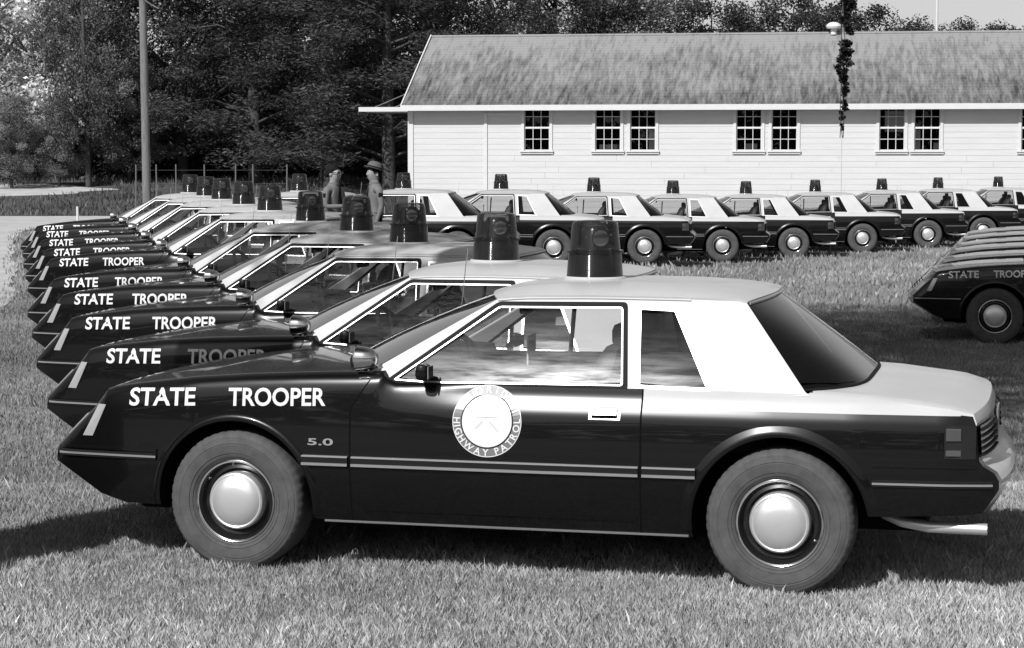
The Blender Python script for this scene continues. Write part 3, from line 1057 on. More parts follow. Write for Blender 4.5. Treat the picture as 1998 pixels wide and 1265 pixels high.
    # ---------------- wheels
    for sx in (1, -1):
        for sy in (1, -1):
            w = empty('wheel', (sx * AX, sy * .845, .322), 0, root)
            s = sy
            def L(prof): return [(r, s * h) for (r, h) in prof]
            NB = 192
            lug = lambda rr, d: (lambda k: rr - (d if (k % 4) >= 3 else 0))
            tp = [(.190, -.02), (.197, .000), (.206, .006), (.2075, .0045), (.2095, .0045), (.211, .009), (.222, .0125), (.2235, .0105), (.226, .0105), (.2275, .014), (.250, .017), (.268, .018), (.270, .0155), (.273, .0155), (.275, .017), (.296, .0115), (.298, .009), (.301, .009), (.309, .006)]
            tp2 = [(lug(.3145, .002), .001), (lug(.324, .003), -.010), (lug(.330, .0035), -.028), (.331, -.050), (.331, -.165), (lug(.330, .0035), -.185), (.315, -.205), (.26, -.225), (.19, -.19)]
            mb = MB().lathe([(r, s * h) for (r, h) in tp + tp2], NB, 'y')
            if s > 0: mb.f = [q[::-1] for q in mb.f]
            t = mb.build('tyre', 'tyre', w, True, 25)
            rp = [(.192, -.012), (.196, .001), (.190, .004), (.184, -.004), (.176, -.030), (.166, -.052), (.150, -.058), (.138, -.050), (.10, -.040), (.001, -.040)]
            mb = MB().lathe(L(rp), 56, 'y')
            if s > 0: mb.f = [q[::-1] for q in mb.f]
            mb.build('rim', 'steel_black', w, True, 40)
            mb = MB().lathe(L([(.1845, -.003), (.1885, .004), (.1915, .0055), (.195, .003)]), 56, 'y')
            if s > 0: mb.f = [q[::-1] for q in mb.f]
            mb.build('trim_ring', 'chrome', w, True, 60)
            hp = [(.136, -.049), (.137, -.022), (.131, -.006), (.124, -.001), (.119, -.003), (.112, .004), (.092, .015), (.062, .021), (.03, .0235), (.001, .024)]
            mb = MB().lathe(L(hp), 48, 'y')
            if s > 0: mb.f = [q[::-1] for q in mb.f]
            mb.build('hub_cap', 'hubcap', w, True, 30)
            mb = MB()
            for a in (1.45, .62) if sx > 0 else (1.8, 3.6):
                mb.lathe([(.001, s * .006), (.006, s * .004), (.0075, -s * .01)], 8, 'y', (.172 * math.cos(a), -s * .03, .172 * math.sin(a)))
            if s > 0: mb.f = [q[::-1] for q in mb.f]
            mb.build('valve_stem', 'chrome', w)
    return root

car = make_car()
CHILDREN = {}
for o in COL.objects:
    if o.parent is not None:
        CHILDREN.setdefault(o.parent.name, []).append(o)

def place(c, x, y, a, z=None, roll=0.0, pit=0.0):
    zz = float(G(x, y)) if z is None else z
    if y > 11: roll = random.uniform(-.005, .005); pit = random.uniform(-.009, .005)
    c.location = (x, y, zz - .012)
    c.rotation_euler = (roll, pit, math.pi - a)

A0 = 0.24223
f0 = Vector((-math.cos(A0), math.sin(A0)))
left_u = [1160, 965, 798, 694, 607, 527, 478, 435, 402, 372]
ordn = ['nearest', 'second', 'third', 'fourth', 'fifth', 'sixth', 'seventh', 'eighth', 'ninth', 'tenth and farthest']
spots = []
for i, u in enumerate(left_u):
    if i == 0:
        spots.append((0.14294, 10.52489, A0))
    else:
        D = 10.46 * 1148.0 / ([0, 970, 808, 705, 617, 528, 478, 435, 402, 372][i] - 12)
        b = at(u, D)
        a = A0 + (.02 if i < 5 else 0) + random.uniform(-.008, .008)
        spots.append((b.x - math.cos(a) * .27, b.y + math.sin(a) * .27, a))
cars = []
for i, (x, y, a) in enumerate(spots):
    c = car if i == 0 else copy_tree(car)
    place(c, x, y, a)
    lab = 'large black patrol car with white roof nearest the camera, seal and lettering on its side' if i == 0 else \
        '%s black and white patrol car of the left row, counted from the nearest' % ordn[i]
    tag(c, lab, 'car', 'patrol cars parked in the left row')
# back row before the white building
back = [585, 788, 977, 1158, 1312, 1454, 1590, 1720, 1829, 1945, 2058]
bord = ['leftmost', 'second', 'third', 'fourth', 'fifth', 'sixth', 'seventh', 'eighth', 'ninth', 'tenth', 'eleventh']
for k, u in enumerate(back):
    D = 34.8 + 2.4 * k
    b = at(u, D)
    a = R(4.0) + random.uniform(-.012, .012)
    c = copy_tree(car)
    place(c, b.x - math.cos(a) * .27, b.y + math.sin(a) * .27, a)
    tag(c, ('leftmost patrol car of the far row, behind the two standing men' if k == 0 else
            '%s patrol car from the left in the far row before the white building' % bord[k]), 'car', 'patrol cars parked in the far row before the building')
# right row, only the noses reach into the picture
rord = ['nearest', 'second', 'third', 'fourth', 'fifth', 'sixth']
for k in range(6):
    a = R(10)
    c = copy_tree(car)
    place(c, 7.02 + .59 * k, 25.57 + 2.38 * k, a)
    tag(c, '%s patrol car of the row cut off by the right edge, black hood in view' % rord[k], 'car', 'patrol cars in the row at the right edge')

# ================================================================ white building
BA = R(-9)                                  # its long side turns towards the camera to the right
B0 = at(803, 68.0)
BX = Vector((math.cos(BA), math.sin(BA), 0)); BY = Vector((-math.sin(BA), math.cos(BA), 0))
bld = empty('white_building', (B0.x, B0.y, -.30), BA)
tag(bld, 'long white clapboard building with shingle roof and paired sash windows', 'building')
def bu(u, depth=0.0):
    """local x on the front wall for a pixel column"""
    k = (u - IMW / 2) / FPX
    # B0 + BX*t : (B0.x + BX.x t) = k (B0.y + BX.y t)
    return (k * (B0.y + BY.y * depth) - B0.x - BY.x * depth) / (BX.x - k * BX.y)
def bz(v, t, depth=0.0):
    Dd = B0.y + BX.y * t + BY.y * depth
    return zpx(v, Dd) + .30
LEN = 24.0
EAVE = bz(206, 8)
win_px = [(1022, 1073), (1160, 1211), (1228, 1279), (1434, 1485), (1503, 1554), (1712, 1763), (1780, 1832), (1988, 2040), (2058, 2110)]
wins = []
for (u0, u1) in win_px:
    t0, t1 = bu(u0), bu(u1)
    wins.append((t0, t1, bz(293, t0), bz(207, t0)))
# frame boards
course = .178
z = 0.05
k = 0
bdata = {}
while z < EAVE - .02:
    z1 = min(z + course, EAVE)
    ints = [(0.0, LEN)]
    for (t0, t1, zb_, zt_) in wins:
        if z1 > zb_ - .06 and z < zt_ + .03:
            nx = []
            for (a, b) in ints:
                if t1 + .05 <= a or t0 - .05 >= b: nx.append((a, b)); continue
                if t0 - .05 > a: nx.append((a, t0 - .05))
                if t1 + .05 < b: nx.append((t1 + .05, b))
            ints = nx
    for (a, b) in ints:
        # long runs are butted from several boards
        cuts = [a]
        while b - cuts[-1] > 5.2: cuts.append(cuts[-1] + random.uniform(3.2, 4.9))
        cuts.append(b)
        for c0, c1 in zip(cuts[:-1], cuts[1:]):
            if c1 - c0 < .04: continue
            e = .0025
            vs = [(c0 + e, -.0145, z - .008), (c1 - e, -.0145, z - .008), (c1 - e, -.008, z1), (c0 + e, -.008, z1), (c0 + e, .012, z - .012), (c1 - e, .012, z - .012), (c1 - e, .012, z1), (c0 + e, .012, z1)]
            add_mesh('siding_board', vs, [(0, 1, 2, 3), (0, 4, 5, 1), (3, 2, 6, 7), (0, 3, 7, 4), (1, 5, 6, 2)], ['siding'], bld, None, False)
    z += course
mb = MB()
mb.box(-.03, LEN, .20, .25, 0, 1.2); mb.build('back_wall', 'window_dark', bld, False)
DEP = 9.0
mb = MB(); mb.box(.02, LEN - .02, .26, DEP, 0, EAVE - .05); mb.build('wall_core', 'siding', bld, False)
# window openings get a dark room: niche behind each window is closed by the core
# corner boards and trim strips
for t in (0.0,):
    mb = MB(); mb.box(-.10, .07, -.045, .14, 0, EAVE - .01); mb.build('corner_board', 'white_trim', bld, False)
t = bu(948)
mb = MB(); mb.box(t - .05, t + .05, -.048, .01, 0, EAVE - .22); mb.build('trim_board', 'white_trim', bld, False)
mb = MB(); mb.box(t + .06, bu(1018), -.042, .01, EAVE - .32, EAVE - .22); mb.build('trim_board', 'white_trim', bld, False)
# roof
OH = .42
RZ = bz(72, 4, 4.4 * 1.0) 
ridge_y = DEP / 2
def roof_z(y): return EAVE - .02 + (RZ - EAVE) * (y + OH) / (ridge_y + OH)
m = mat('shingle', 0.30, 0.9, spec=0.15)
nt = m.node_tree; b_ = nt.nodes['Principled BSDF']
tc = nt.nodes.new('ShaderNodeTexCoord')
mp1 = nt.nodes.new('ShaderNodeMapping'); mp1.inputs['Scale'].default_value = (5.5, .8, .8)
nt.links.new(tc.outputs['Object'], mp1.inputs[0])
n1 = nt.nodes.new('ShaderNodeTexNoise'); n1.inputs['Scale'].default_value = 1.3; n1.inputs['Detail'].default_value = 8; n1.inputs['Roughness'].default_value = .72
nt.links.new(mp1.outputs[0], n1.inputs[0])
n2 = nt.nodes.new('ShaderNodeTexNoise'); n2.inputs['Scale'].default_value = .5; n2.inputs['Detail'].default_value = 3
nt.links.new(tc.outputs['Object'], n2.inputs[0])
sx_ = nt.nodes.new('ShaderNodeSeparateXYZ'); nt.links.new(tc.outputs['Object'], sx_.inputs[0])
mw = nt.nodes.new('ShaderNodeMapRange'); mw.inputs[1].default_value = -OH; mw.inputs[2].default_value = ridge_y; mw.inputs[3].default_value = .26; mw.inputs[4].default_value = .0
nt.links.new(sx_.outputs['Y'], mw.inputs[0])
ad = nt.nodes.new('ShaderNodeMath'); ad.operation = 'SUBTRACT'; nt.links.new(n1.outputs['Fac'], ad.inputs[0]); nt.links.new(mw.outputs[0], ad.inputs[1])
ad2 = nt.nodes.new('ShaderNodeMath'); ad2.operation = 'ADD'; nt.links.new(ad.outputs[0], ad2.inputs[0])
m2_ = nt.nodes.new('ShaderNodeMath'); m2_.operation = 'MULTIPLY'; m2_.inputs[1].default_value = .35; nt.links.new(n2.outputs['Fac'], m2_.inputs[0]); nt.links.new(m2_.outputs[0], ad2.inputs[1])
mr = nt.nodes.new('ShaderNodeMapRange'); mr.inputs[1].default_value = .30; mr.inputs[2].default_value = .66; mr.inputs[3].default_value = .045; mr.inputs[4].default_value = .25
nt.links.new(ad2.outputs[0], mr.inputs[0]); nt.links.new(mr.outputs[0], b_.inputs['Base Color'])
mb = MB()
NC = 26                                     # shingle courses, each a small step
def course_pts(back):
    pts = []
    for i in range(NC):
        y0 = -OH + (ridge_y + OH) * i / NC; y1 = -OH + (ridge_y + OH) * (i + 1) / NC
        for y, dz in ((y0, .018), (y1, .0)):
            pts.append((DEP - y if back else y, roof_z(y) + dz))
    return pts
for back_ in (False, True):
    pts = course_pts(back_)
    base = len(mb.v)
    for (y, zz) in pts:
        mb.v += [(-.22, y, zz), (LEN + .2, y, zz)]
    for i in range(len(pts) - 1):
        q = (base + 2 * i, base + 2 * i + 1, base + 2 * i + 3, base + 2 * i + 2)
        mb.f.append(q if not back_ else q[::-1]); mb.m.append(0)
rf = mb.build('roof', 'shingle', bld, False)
mb = MB(); mb.tube([(-.22, ridge_y, RZ + .0), (LEN + .2, ridge_y, RZ + .0)], .05, 8); mb.build('ridge_cap', 'shingle', rf)
mb = MB(); mb.box(-.22, LEN + .2, -OH - .03, -OH + .02, EAVE - .16, EAVE + .012); mb.build('fascia', 'white_trim', bld, False)
mb = MB(); mb.box(-.20, LEN, -OH + .022, .0, EAVE - .06, EAVE - .045); mb.build('soffit', 'white_trim', bld, False)
mb = MB()
for (ya, yb) in ((-OH, ridge_y), (DEP + OH, ridge_y)):
    za, zb_ = EAVE - .10, RZ - .06
    mb.add([(-.26, ya, za), (-.26, yb, zb_), (-.26, yb, zb_ + .13), (-.26, ya, za + .12), (-.222, ya, za), (-.222, yb, zb_), (-.222, yb, zb_ + .13), (-.222, ya, za + .12)],
           [(0, 1, 2, 3), (4, 7, 6, 5), (0, 4, 5, 1), (3, 2, 6, 7), (0, 3, 7, 4)])
mb.build('rake_board', 'white_trim', bld, False)
mb = MB(); mb.add([(.0, 0, EAVE - .05), (.0, DEP, EAVE - .05), (.0, ridge_y, RZ - .1)], [(0, 1, 2)]); mb.box(-.012, .018, .14, DEP, 0, EAVE - .05); mb.build('gable_wall', 'siding', bld, False)
# canopy over the end door
tL = bu(720, 2.0)
mb = MB(); mb.box(tL, -.05, .6, 3.4, EAVE - .16, EAVE - .02, 0); cn = mb.build('door_canopy', 'white_trim', bld, False)
mb = MB(); mb.tube([(tL + .5, .75, EAVE - .02), (-.26, .75, EAVE + .42)], .015, 6); mb.tube([(tL + .5, 3.2, EAVE - .02), (-.26, 3.2, EAVE + .42)], .015, 6); mb.build('canopy_stay', 'galvanised', cn)
# windows
for wi, (t0, t1, zb_, zt_) in enumerate(wins):
    w = empty('window', (0, 0, 0), 0, bld)
    zm = (zb_ + zt_) / 2
    mb = MB()
    mb.box(t0 - .075, t0 + .012, -.048, .15, zb_ - .02, zt_ + .03); mb.box(t1 - .012, t1 + .075, -.048, .15, zb_ - .02, zt_ + .03)
    mb.box(t0 + .012, t1 - .012, -.045, .15, zt_, zt_ + .03)
    mb.build('window_frame', 'white_trim', w, False)
    mb = MB(); mb.box(t0 - .11, t1 + .11, -.085, .15, zb_ - .065, zb_ - .02, 0); mb.box(t0 - .10, t1 + .10, -.05, .0, zb_ - .13, zb_ - .067); mb.build('window_sill', 'white_trim', w, False)
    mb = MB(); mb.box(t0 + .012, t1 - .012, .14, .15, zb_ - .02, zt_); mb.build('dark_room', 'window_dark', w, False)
    for sash in (0, 1):
        s0, s1 = (zb_ - .018, zm) if sash == 0 else (zm, zt_ - .002)
        yy = .03 + .03 * sash if False else (.012 if sash == 1 else .035)
        yy = .035 if sash == 1 else .012
        mb = MB()
        mb.box(t0 + .014, t0 + .04, yy, yy + .025, s0, s1); mb.box(t1 - .04, t1 - .014, yy, yy + .025, s0, s1)
        mb.box(t0 + .04, t1 - .04, yy, yy + .025, s0, s0 + .03); mb.box(t0 + .04, t1 - .04, yy, yy + .025, s1 - .028, s1)
        px0, px1, pz0, pz1 = t0 + .04, t1 - .04, s0 + .03, s1 - .028
        for i in (1, 2):
            xx = px0 + (px1 - px0) * i / 3
            mb.box(xx - .010, xx + .010, yy + .002, yy + .022, pz0, pz1)
        zz = (pz0 + pz1) / 2
        for i in range(3):
            xa = px0 + (px1 - px0) * i / 3 + (.0105 if i else 0); xb = px0 + (px1 - px0) * (i + 1) / 3 - (.0105 if i < 2 else 0)
            mb.box(xa, xb, yy + .003, yy + .021, zz - .010, zz + .010)
        mb.build('sash', 'white_trim', w, False)
        for i in range(3):
            for j in range(2):
                xa, xb = px0 + (px1 - px0) * i / 3, px0 + (px1 - px0) * (i + 1) / 3
                za, zb2 = (pz0, zz) if j == 0 else (zz, pz1)
                tilt = random.uniform(-.004, .004)
                add_mesh('pane', [(xa, yy + .012, za), (xb, yy + .012 + tilt, za), (xb, yy + .012 + tilt, zb2), (xa, yy + .012, zb2)], [(0, 1, 2, 3)], ['glass'], w, None, False)
    # pale upright pieces behind some of the panes
    r3 = random.Random(20 + wi)
    if wi in (1, 2, 3, 5, 6, 8):
        mb = MB()
        if wi == 5:
            mb.box(t0 + .18, t1 - .02, .110, .118, zm - .12, zt_ - .16)
        elif wi == 2:
            mb.box(t1 - .24, t1 - .02, .110, .118, zb_, zm - .05)
        elif wi == 6:
            mb.box(t0 + .02, t0 + .20, .110, .118, zb_ + .02, zm - .06); mb.box(t1 - .2, t1 - .05, .110, .118, zb_, zb_ + .22)
        else:
            mb.box(t0 + .1 + .2 * r3.random(), t1 - .15, .110, .118, zb_, zb_ + .10 + .1 * r3.random())
        mb.build('pale_piece', 'pale_piece', w, False)
# roof vent
tv = bu(1622, ridge_y)
zr = RZ - .05
mb = MB(); mb.lathe([(.10, 0), (.10, .18), (.22, .20), (.25, .26), (.22, .33), (.13, .39), (.001, .41)], 24, 'z', (tv, ridge_y - .1, zr)); mb.build('roof_vent', 'white_trim', bld, True, 40)

# antenna mast behind the ridge
p = at(1838, 74)
mb = MB(); mb.tube([(0, 0, 0), (0, 0, 9.5)], [.055, .04], 8); mb.tube([(0, 0, 8.9), (.5, 0, 8.9)], .015, 6)
o = mb.build('radio_mast', 'white_trim'); o.location = (p.x, p.y + 1.5, -.3)
tag(o, 'thin white radio mast rising behind the roof ridge at right', 'mast')

# utility pole on the left
p = at(286, 60)
pl = empty('utility_pole', (p.x, p.y, float(G(p.x, p.y)) - .1))
tag(pl, 'weathered wooden utility pole standing before the dark trees', 'pole')
mb = MB(); mb.tube([(0.03, 0, 0), (.0, 0, 4), (-.04, 0, 8.6)], [.125, .11, .09], 14); mb.build('shaft', 'wood_pole', pl)
mb = MB(); mb.tube([(0, -.10, 6.3), (.25, -.12, 6.12), (.45, -.14, 6.02)], .02, 6); mb.build('bracket', 'galvanised', pl)

# wire fence by the pole
fp = empty('wire_fence', (at(380, 57).x, 57, 0))
tag(fp, 'low wire fence on thin posts beside the utility pole', 'fence')
fx0 = at(380, 57).x
for u in (266, 307, 345, 400, 460, 495, 560):
    x = at(u, 57).x - fx0
    gz = float(G(x + fx0, 57))
    mb = MB(); mb.tube([(x, 0, gz - .1), (x + random.uniform(-.02, .02), 0, zpx(321, 57))], .018, 8); mb.build('post', 'galvanised', fp)
for zz in (.35, .75, 1.15, 1.5):
    mb = MB(); mb.tube([(at(266, 57).x - fx0, .03, zz), (at(560, 57).x - fx0, .03, zz)], .0025, 5); mb.build('wire', 'galvanised', fp)
# white marker post on the left grass
p = at(152, 62)
mb = MB(); mb.tube([(0, 0, -.1), (0, 0, .42)], .035, 8); o = mb.build('marker_post', 'white_trim'); o.location = (p.x, p.y, float(G(p.x, p.y)))
tag(o, 'short white marker post on the grass past the left row', 'post')

# ================================================================ leaves, trees
def quad_mesh(name, centres, normals_u, normals_v, sizes, tones, material, kite=True):
    """leaf quads given centre, two axes, size -> mesh with a 'tone' colour attribute"""
    n = len(centres)
    if kite:
        offs = [(-1, 0), (0, -.55), (1, 0), (0, .55)]
    else:
        offs = [(-1, -1), (1, -1), (1, 1), (-1, 1)]
    V = np.empty((n, 4, 3))
    for k, (a, b) in enumerate(offs):
        V[:, k, :] = centres + normals_u * (sizes * a)[:, None] + normals_v * (sizes * b)[:, None]
    me = bpy.data.meshes.new(name)
    me.vertices.add(4 * n); me.vertices.foreach_set('co', V.reshape(-1))
    me.loops.add(4 * n); me.loops.foreach_set('vertex_index', np.arange(4 * n, dtype=np.int32))
    me.polygons.add(n); me.polygons.foreach_set('loop_start', np.arange(0, 4 * n, 4, dtype=np.int32))
    me.update(calc_edges=True)
    at_ = me.color_attributes.new('tone', 'FLOAT_COLOR', 'POINT')
    c = np.ones((4 * n, 4)); c[:, :3] = np.repeat(tones, 4)[:, None]
    at_.data.foreach_set('color', c.reshape(-1))
    me.materials.append(MATS[material])
    return me

def rand_dirs(n, r, flat=0.0):
    d = r.normal(size=(n, 3)); d[:, 2] *= (1 - flat)
    return d / np.linalg.norm(d, axis=1)[:, None]

def leaf_cloud(clumps, per, leaf, tone, tvar, r, kind='broad'):
    """clumps: array (n,4) centre + radius"""
    n = len(clumps) * per
    cc = np.repeat(clumps, per, 0)
    d = rand_dirs(n, r)
    rad = cc[:, 3] * r.random(n) ** (1 / 2.2)
    flat = .75 if kind == 'broad' else .38
    C = cc[:, :3] + d * rad[:, None] * np.array([1, 1, flat])
    u = rand_dirs(n, r, .35 if kind == 'broad' else .6)
    w = np.cross(u, rand_dirs(n, r)); w /= np.linalg.norm(w, axis=1)[:, None] + 1e-9
    if kind != 'broad':
        w *= .45
    s = leaf * r.uniform(.6, 1.35, n)
    ct = np.repeat(r.uniform(1 - tvar, 1 + tvar, len(clumps)), per)
    t = tone * ct * r.uniform(.75, 1.3, n)
    return C, u, w, s, t

def trunk_mesh(pts_r, branches, name, material):
    mb = MB()
    mb.tube([p for p, r in pts_r], [r for p, r in pts_r], 9)
    for b in branches:
        mb.tube([q for q, r in b], [r for q, r in b], 6)
    me = bpy.data.meshes.new(name)
    me.from_pydata(mb.v, [], mb.f); me.materials.append(MATS[material]); finish(me, True, 60)
    return me

def tree_data(seed, kind, H, crown0, rad, tone, leaf, nclump, per, bark='bark', tvar=.45):
    r = np.random.default_rng(seed)
    rr = random.Random(seed)
    lean = Vector((rr.uniform(-.3, .3), rr.uniform(-.3, .3), 0))
    pr = [(Vector((0, 0, -.3)), H * .020), (lean * .3 + Vector((0, 0, H * .3)), H * .016), (lean * .7 + Vector((0, 0, H * .65)), H * .010), (lean + Vector((0, 0, H * .96)), H * .003)]
    cl, br = [], []
    for i in range(nclump):
        t = r.random()
        z = crown0 + (H - crown0) * t
        if kind == 'broad':
            prof = math.sin(math.pi * min(1, .12 + .80 * t)) ** .6
        elif kind == 'pine':
            prof = (1 - t) ** .65 * .9 + .14
        else:
            prof = (1 - .55 * t)
        a = r.uniform(0, 2 * math.pi)
        rho = rad * prof * (r.random() ** .42) * r.uniform(.75, 1.12)
        c = (rho * math.cos(a) + lean.x * z / H, rho * math.sin(a) + lean.y * z / H, z)
        cr = rad * r.uniform(.16, .32) if kind == 'broad' else rad * r.uniform(.16, .30)
        cl.append((*c, cr))
        if i % 3 == 0:
            zb = max(crown0 * .75, z - rho * (.7 if kind == 'broad' else .1))
            p0 = Vector((lean.x * zb / H, lean.y * zb / H, zb)); p1 = Vector(c)
            mid = p0.lerp(p1, .5) + Vector((0, 0, .12 * rho))
            br.append([(p0, H * .006), (mid, H * .004), (p1, H * .0015)])
    C, u, w, s, t = leaf_cloud(np.array(cl), per, leaf, tone, tvar, r, 'broad' if kind == 'broad' else 'pine')
    return trunk_mesh(pr, br, 'trunk', bark), quad_mesh('crown', C, u, w, s, t, 'leaf')

TREES = {
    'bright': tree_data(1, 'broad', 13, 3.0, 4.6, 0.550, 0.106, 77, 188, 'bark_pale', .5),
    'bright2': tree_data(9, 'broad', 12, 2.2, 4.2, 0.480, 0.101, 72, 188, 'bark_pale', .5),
    'broad': tree_data(2, 'broad', 12, 2.2, 4.0, 0.117, 0.087, 80, 240),
    'broad2': tree_data(3, 'broad', 10, 1.6, 3.8, 0.218, 0.082, 103, 288),
    'pine': tree_data(4, 'pine', 14, 1.2, 4.4, 0.057, 0.109, 149, 301),
    'pine2': tree_data(5, 'pine', 15, 1.0, 4.2, 0.070, 0.101, 149, 301),
    'far': tree_data(6, 'broad', 9, 2.5, 3.3, 0.055, 0.071, 69, 281),
    'far2': tree_data(7, 'broad', 8, 2.0, 2.8, 0.048, 0.067, 63, 281),
    'dark': tree_data(8, 'broad', 12, 1.2, 4.4, 0.060, 0.071, 126, 341),
    'tall': tree_data(11, 'broad', 20, 9.5, 6.4, .05, .075, 230, 300),
}
def tree(kind, x, y, scale, rz, name, label, group=None, z=None):
    o = empty(name, (x, y, float(G(x, y)) if z is None else z), rz)
    o.scale = (scale, scale, scale)
    for nm, me in (('trunk', TREES[kind][0]), ('crown', TREES[kind][1])):
        q = bpy.data.objects.new(nm, me); COL.objects.link(q); q.parent = o
    tag(o, label, 'tree', group)
    return o

GL = 'trees of the wood on the left'
def tu(kind, u, D, s, rz, name, label, group=GL, slim=1.0):
    p = at(u, D)
    o = tree(kind, p.x, D, s, rz, name, label, group)
    o.scale = (s * slim, s * slim, s)
    return o
tu('bright', -20, 84, .92, .4, 'broadleaf_tree', 'pale sunlit tree at the left edge of the wood')
tu('bright2', 100, 87, .95, 1.9, 'broadleaf_tree', 'bright leafy tree behind the dark one at upper left')
tu('bright', 250, 92, 1.0, 3.0, 'broadleaf_tree', 'bright crown showing through behind the utility pole')
tu('broad2', 25, 81, .34, .3, 'broadleaf_tree', 'low bushy tree with a pale trunk at the left edge')
tu('broad', 175, 82, .80, 2.2, 'broadleaf_tree', 'dark leafy tree left of the utility pole with light gaps in it', slim=.62)
tu('broad2', 118, 82, .32, 1.2, 'broadleaf_tree', 'small bushy tree under the dark leafy one')
tu('broad2', 255, 84, .46, 5.1, 'broadleaf_tree', 'rounded tree directly behind the utility pole')
tu('dark', 360, 86, .98, .9, 'broadleaf_tree', 'dark leafy tree just right of the utility pole')
tu('broad', 420, 98, 1.15, 4.2, 'broadleaf_tree', 'tall grey crown above the dark tree right of the pole')
tu('pine', 500, 84, 1.0, .2, 'pine_tree', 'dark feathery pine right of the pole, first of the three pines')
tu('pine2', 640, 82, 1.0, 2.6, 'pine_tree', 'tall dark pine behind the two standing men')
tu('pine', 760, 80, .95, 4.4, 'pine_tree', 'dark pine beside the building canopy')
tu('pine2', 575, 94, 1.1, 1.1, 'pine_tree', 'farther pine rising between the two nearer dark pines')
tu('broad', 690, 98, 1.15, 3.3, 'broadleaf_tree', 'broad grey crown above the pines left of the roof')
tu('dark', 850, 92, 1.08, 5.6, 'broadleaf_tree', 'dark tree behind the left end of the shingle roof')
GR = 'trees behind the white building'
tu('broad', 960, 100, 1.05, 1.3, 'broadleaf_tree', 'tall tree above the left part of the ridge', GR)
tu('dark', 1080, 104, 1.00, 2.9, 'broadleaf_tree', 'dark dense tree above the ridge over the first paired windows', GR)
tu('broad2', 1190, 104, 1.12, .7, 'broadleaf_tree', 'grey rounded tree where the wood begins to drop', GR)
tu('far', 1275, 108, 1.22, 2.0, 'broadleaf_tree', 'last tall tree before the open sky begins', GR)
tu('far2', 1375, 112, 1.22, 2.0, 'broadleaf_tree', 'dark tree left of centre in the low tree line', GR)
tu('far', 1465, 114, 1.06, 4.0, 'broadleaf_tree', 'low wide tree in the skyline over the second window pair', GR)
tu('far2', 1555, 112, 1.26, 5.0, 'broadleaf_tree', 'domed tree left of the roof vent', GR)
tu('far', 1615, 116, 1.08, 1.0, 'broadleaf_tree', 'tree behind the white roof vent', GR)
tu('far2', 1680, 114, 1.22, 3.2, 'broadleaf_tree', 'domed tree right of the roof vent', GR)
tu('far', 1765, 130, 1.10, 5.2, 'broadleaf_tree', 'small far tree left of the radio mast', GR)
tu('far2', 1830, 132, 1.20, .5, 'broadleaf_tree', 'small far tree behind the radio mast', GR)
tu('far', 1900, 134, 1.12, 3.9, 'broadleaf_tree', 'small far tree right of the radio mast', GR)
tu('far2', 1965, 132, 1.20, 2.4, 'broadleaf_tree', 'last small tree of the skyline at the right edge', GR)
# the tree whose shade falls across the field
tree('tall', -2.95, 9.7, 1.0, 0.3, 'shade_tree', 'tall shade tree standing on the grass left of the camera')


# dense undergrowth and further woods, uncountable
def wood_mass(name, label, us, Ds, h, tone, n, per, leaf, seed, hvar=.5, ring=None):
    r = np.random.default_rng(seed)
    cl = []
    for i in range(n):
        if ring:
            a = r.uniform(*ring[:2]); d = r.uniform(*ring[2:])
            x, y = d * math.sin(a), -d * math.cos(a)
        else:
            D = r.uniform(*Ds); u = r.uniform(*us); x = (u - 999) / FPX * D; y = D
        hh = h * r.uniform(1 - hvar, 1.0)
        z = hh * r.random() ** .8
        cl.append((x, y, z + float(G(x, y)), r.uniform(.6, 1.5)))
    C, u, w, s, t = leaf_cloud(np.array(cl), per, leaf, tone, .5, r)
    me = quad_mesh(name, C, u, w, s, t, 'leaf')
    o = bpy.data.objects.new(name, me); COL.objects.link(o)
    tag(o, label, 'woodland', None, 'stuff')
    return o
wood_mass('woodland', 'low dark undergrowth at the far left under the bright trees', (-80, 290), (97, 104), 1.9, .03, 120, 130, .13, 35)
wood_mass('woodland', 'dense dark undergrowth between the trunks of the left wood', (290, 860), (97, 104), 5.0, .022, 400, 130, .15, 31)
wood_mass('woodland', 'low brush along the foot of the left wood', (-80, 800), (86, 92), 2.0, .035, 200, 120, .11, 32)
wood_mass('woodland', 'tall leafy wood going on past the left edge', (-1300, -110), (84, 100), 9.5, .09, 420, 120, .16, 36, .3)
wood_mass('woodland', 'low far woodland line beyond the building roof', (900, 2150), (120, 134), 8.4, .05, 420, 90, .17, 33, .35)
wood_mass('woodland', 'wooded edge of the field behind the camera', None, None, 11.0, .04, 1800, 60, .32, 34, .4, (-1.9, 1.9, 34, 48))

# ================================================================ vine on a slender pole in front of the building
p = at(1640, 57.5)
vn = empty('vine_pole', (p.x, p.y, float(G(p.x, p.y))))
tag(vn, 'thin pole wrapped in dark hanging vine in front of the building', 'vine')
mb = MB(); mb.tube([(0, 0, -.1), (0, 0, 7.2)], .010, 8); mb.build('pole', 'pale_piece', vn)
r = np.random.default_rng(51)
cl = []
z0, z1 = zpx(235, 57.5), zpx(-30, 57.5)
for i in range(75):
    t = r.random()
    z = z0 + (z1 - z0) * t
    wd = np.interp(t, [0, .15, .35, .6, .75, 1], [.02, .06, .11, .12, .08, .16])
    cl.append((r.normal() * wd * .7 + .10 * t, r.normal() * wd * .6, z, wd * r.uniform(.6, 1.3)))
C, u, w, s, t = leaf_cloud(np.array(cl), 90, .042, .016, .4, r)
q = bpy.data.objects.new('foliage', quad_mesh('foliage', C, u, w, s, t, 'leaf')); COL.objects.link(q); q.parent = vn
mb = MB()
for k in range(3):
    mb.tube([(.05 * math.sin(z * 2 + k * 2), .05 * math.cos(z * 2 + k * 2), z) for z in np.linspace(z0 - .2, z1, 16)], .012, 5)
mb.build('stem', 'bark', vn)

